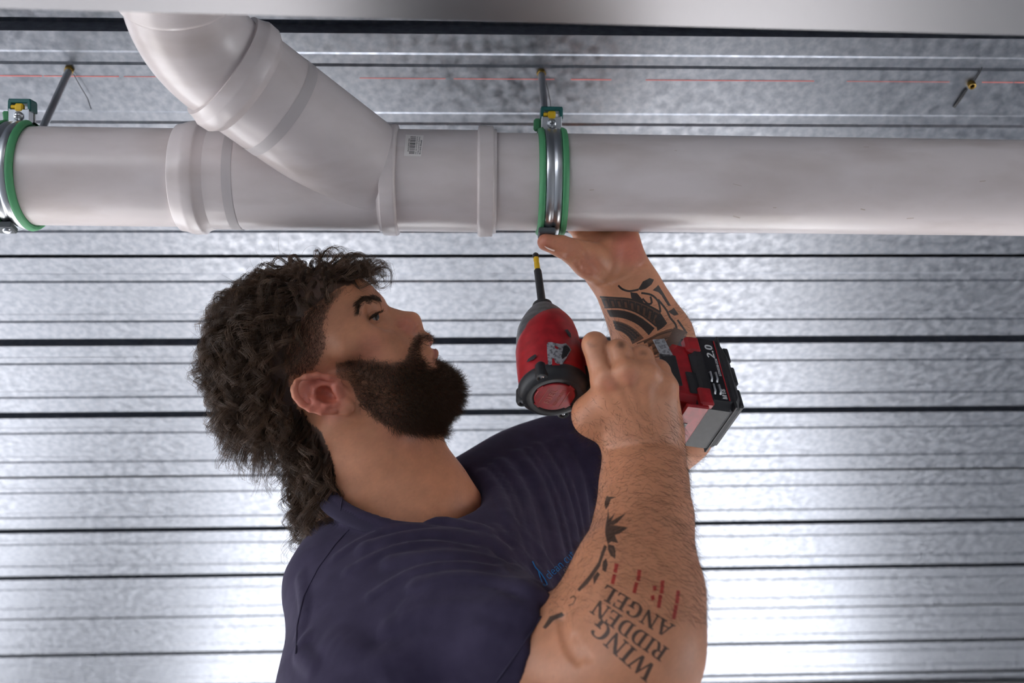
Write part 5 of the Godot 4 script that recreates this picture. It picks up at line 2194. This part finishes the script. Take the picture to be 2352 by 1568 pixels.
func shirt_print(f: Sdf, root: Node3D) -> void:
	var ids := f.all()
	for w in [["clean cut", Vector2(1262, 1330), Vector2(1322, 1276), 17.0, "Droid Sans", "logo_lettering", mats.print_blue], ["plumbing", Vector2(1300, 1316), Vector2(1352, 1275), 10.0, "Droid Sans", "logo_lettering", mats.print_grey]]:
		var g := glyphs(w[0], w[4], false)
		var box: Rect2 = g[1]
		var dir: Vector2 = (w[2] - w[1]) / box.size.x
		var up := Vector2(dir.y, -dir.x).normalized()
		var o := PackedVector2Array()
		for q in g[0]:
			o.append(w[1] + dir * (q.x - box.position.x) + up * (q.y / 0.46 * float(w[3])))
		print_on(f, ids, o, w[5], w[6], root)
	# a drop drawn in one line
	var o := PackedVector2Array()
	var drop := [[1223, 1288], [1230, 1302], [1243, 1316], [1252, 1330], [1257, 1341], [1253, 1344], [1247, 1340], [1241, 1326], [1236, 1308]]
	for i in drop.size() - 1:
		var a := Vector2(drop[i][0], drop[i][1])
		var b := Vector2(drop[i + 1][0], drop[i + 1][1])
		var n := (b - a).orthogonal().normalized() * 1.4
		o.append_array([a - n, b - n, b + n, a - n, b + n, a + n])
	print_on(f, ids, o, "logo_drop", mats.print_blue, root)
	# seams: raised lines of stitching
	for s in [[[800, 1142, 797, 1175, 802, 1215], 1.2], [[786, 1142, 782, 1172, 790, 1205], 1.2], [[802, 1215, 770, 1250, 730, 1305, 697, 1370, 682, 1440, 680, 1500], 1.3], [[1268, 1388, 1252, 1400, 1222, 1450, 1180, 1510, 1140, 1566], 1.2]]:
		var pts := []
		var cv := Curve2D.new()
		for i in range(0, s[0].size(), 2):
			cv.add_point(Vector2(s[0][i], s[0][i + 1]))
		for i in 41:
			var q := cv.sample_baked(cv.get_baked_length() * i / 40.0)
			var w := surf(f, ids, q.x, q.y)
			if w != Vector3.INF and (pts.is_empty() or w.distance_to(pts[-1] + root.position) < 0.03):
				pts.append(w - root.position)
		if pts.size() > 2:
			var g := G.new()
			g.tube(pts, [s[1] * 0.0007], 6)
			put(g, "seam", mats.navy_rib, root)

# ---------------------------------------------------------------- below the frame: trousers, boots and the platform that carries the plumber
func lower_body(root: Node3D) -> void:
	var hips := P(1030, 2040, 0.87)
	var f := Sdf.new()
	var top := 0.64
	f.cap(hips + Vector3(-0.05, 0.0, 0.06), hips + Vector3(0.06, 0.0, -0.05), 0.125, 0.12, 0.05)
	var feet := []
	for e in [-1.0, 1.0]:
		var o: Vector3 = Vector3(0.05, 0, -0.085) * e
		var knee: Vector3 = Vector3(hips.x + o.x * 1.3 + 0.03, top + 0.5, hips.z + o.z * 1.3)
		var ankle: Vector3 = Vector3(hips.x + o.x * 1.5 - 0.01, top + 0.09, hips.z + o.z * 1.5)
		f.cap(hips + o * 0.9 + Vector3(0, -0.06, 0), knee, 0.092, 0.066, 0.04)
		f.cap(knee, ankle, 0.066, 0.055, 0.03)
		feet.append(ankle)
	var g := G.new()
	f.build(g, 0.008)
	for i in g.v.size():
		g.v[i] -= root.position
	put(g, "trousers", mats.work_cloth, root)
	for a in feet:
		f = Sdf.new()
		f.cap(a + Vector3(0, 0.05, 0), a + Vector3(0, -0.03, 0), 0.05, 0.046, 0.02)
		f.cap(a + Vector3(-0.02, -0.052, 0), a + Vector3(0.17, -0.055, 0), 0.036, 0.034, 0.03)
		f.cap(a + Vector3(0.02, -0.02, 0), a + Vector3(0.1, -0.05, 0), 0.04, 0.036, 0.03)
		g = G.new()
		f.build(g, 0.006)
		for i in g.v.size():
			g.v[i].y = maxf(g.v[i].y, top + 0.001)
			g.v[i] -= root.position
		put(g, "boot", mats.boot_leather, root)
	# platform
	var at := Vector3(hips.x + 0.05, top, hips.z)
	var plat := node("work_platform", Vector3(at.x, 0, at.z))
	tag(plat, "low aluminium work platform that the plumber stands on below the picture", "platform")
	for k in 4:
		g = G.new()
		g.box(Vector3(0, top - 0.015, (k - 1.5) * 0.122), Basis(Vector3(0.5, 0, 0), Vector3(0, 0.015, 0), Vector3(0, 0, 0.058)), 0.004)
		put(g, "plank", mats.steel, plat)
	for sx in [-1.0, 1.0]:
		for sz in [-1.0, 1.0]:
			g = G.new()
			g.tube([Vector3(sx * 0.5, 0.002, sz * 0.26), Vector3(sx * 0.46, top - 0.031, sz * 0.22)], [0.02], 14)
			put(g, "leg", mats.steel, plat)
		for y in [0.2, 0.42]:
			g = G.new()
			g.tube([Vector3(sx * 0.485, y, -0.245), Vector3(sx * 0.485, y, 0.245)], [0.012], 10)
			put(g, "rung", mats.steel, plat)
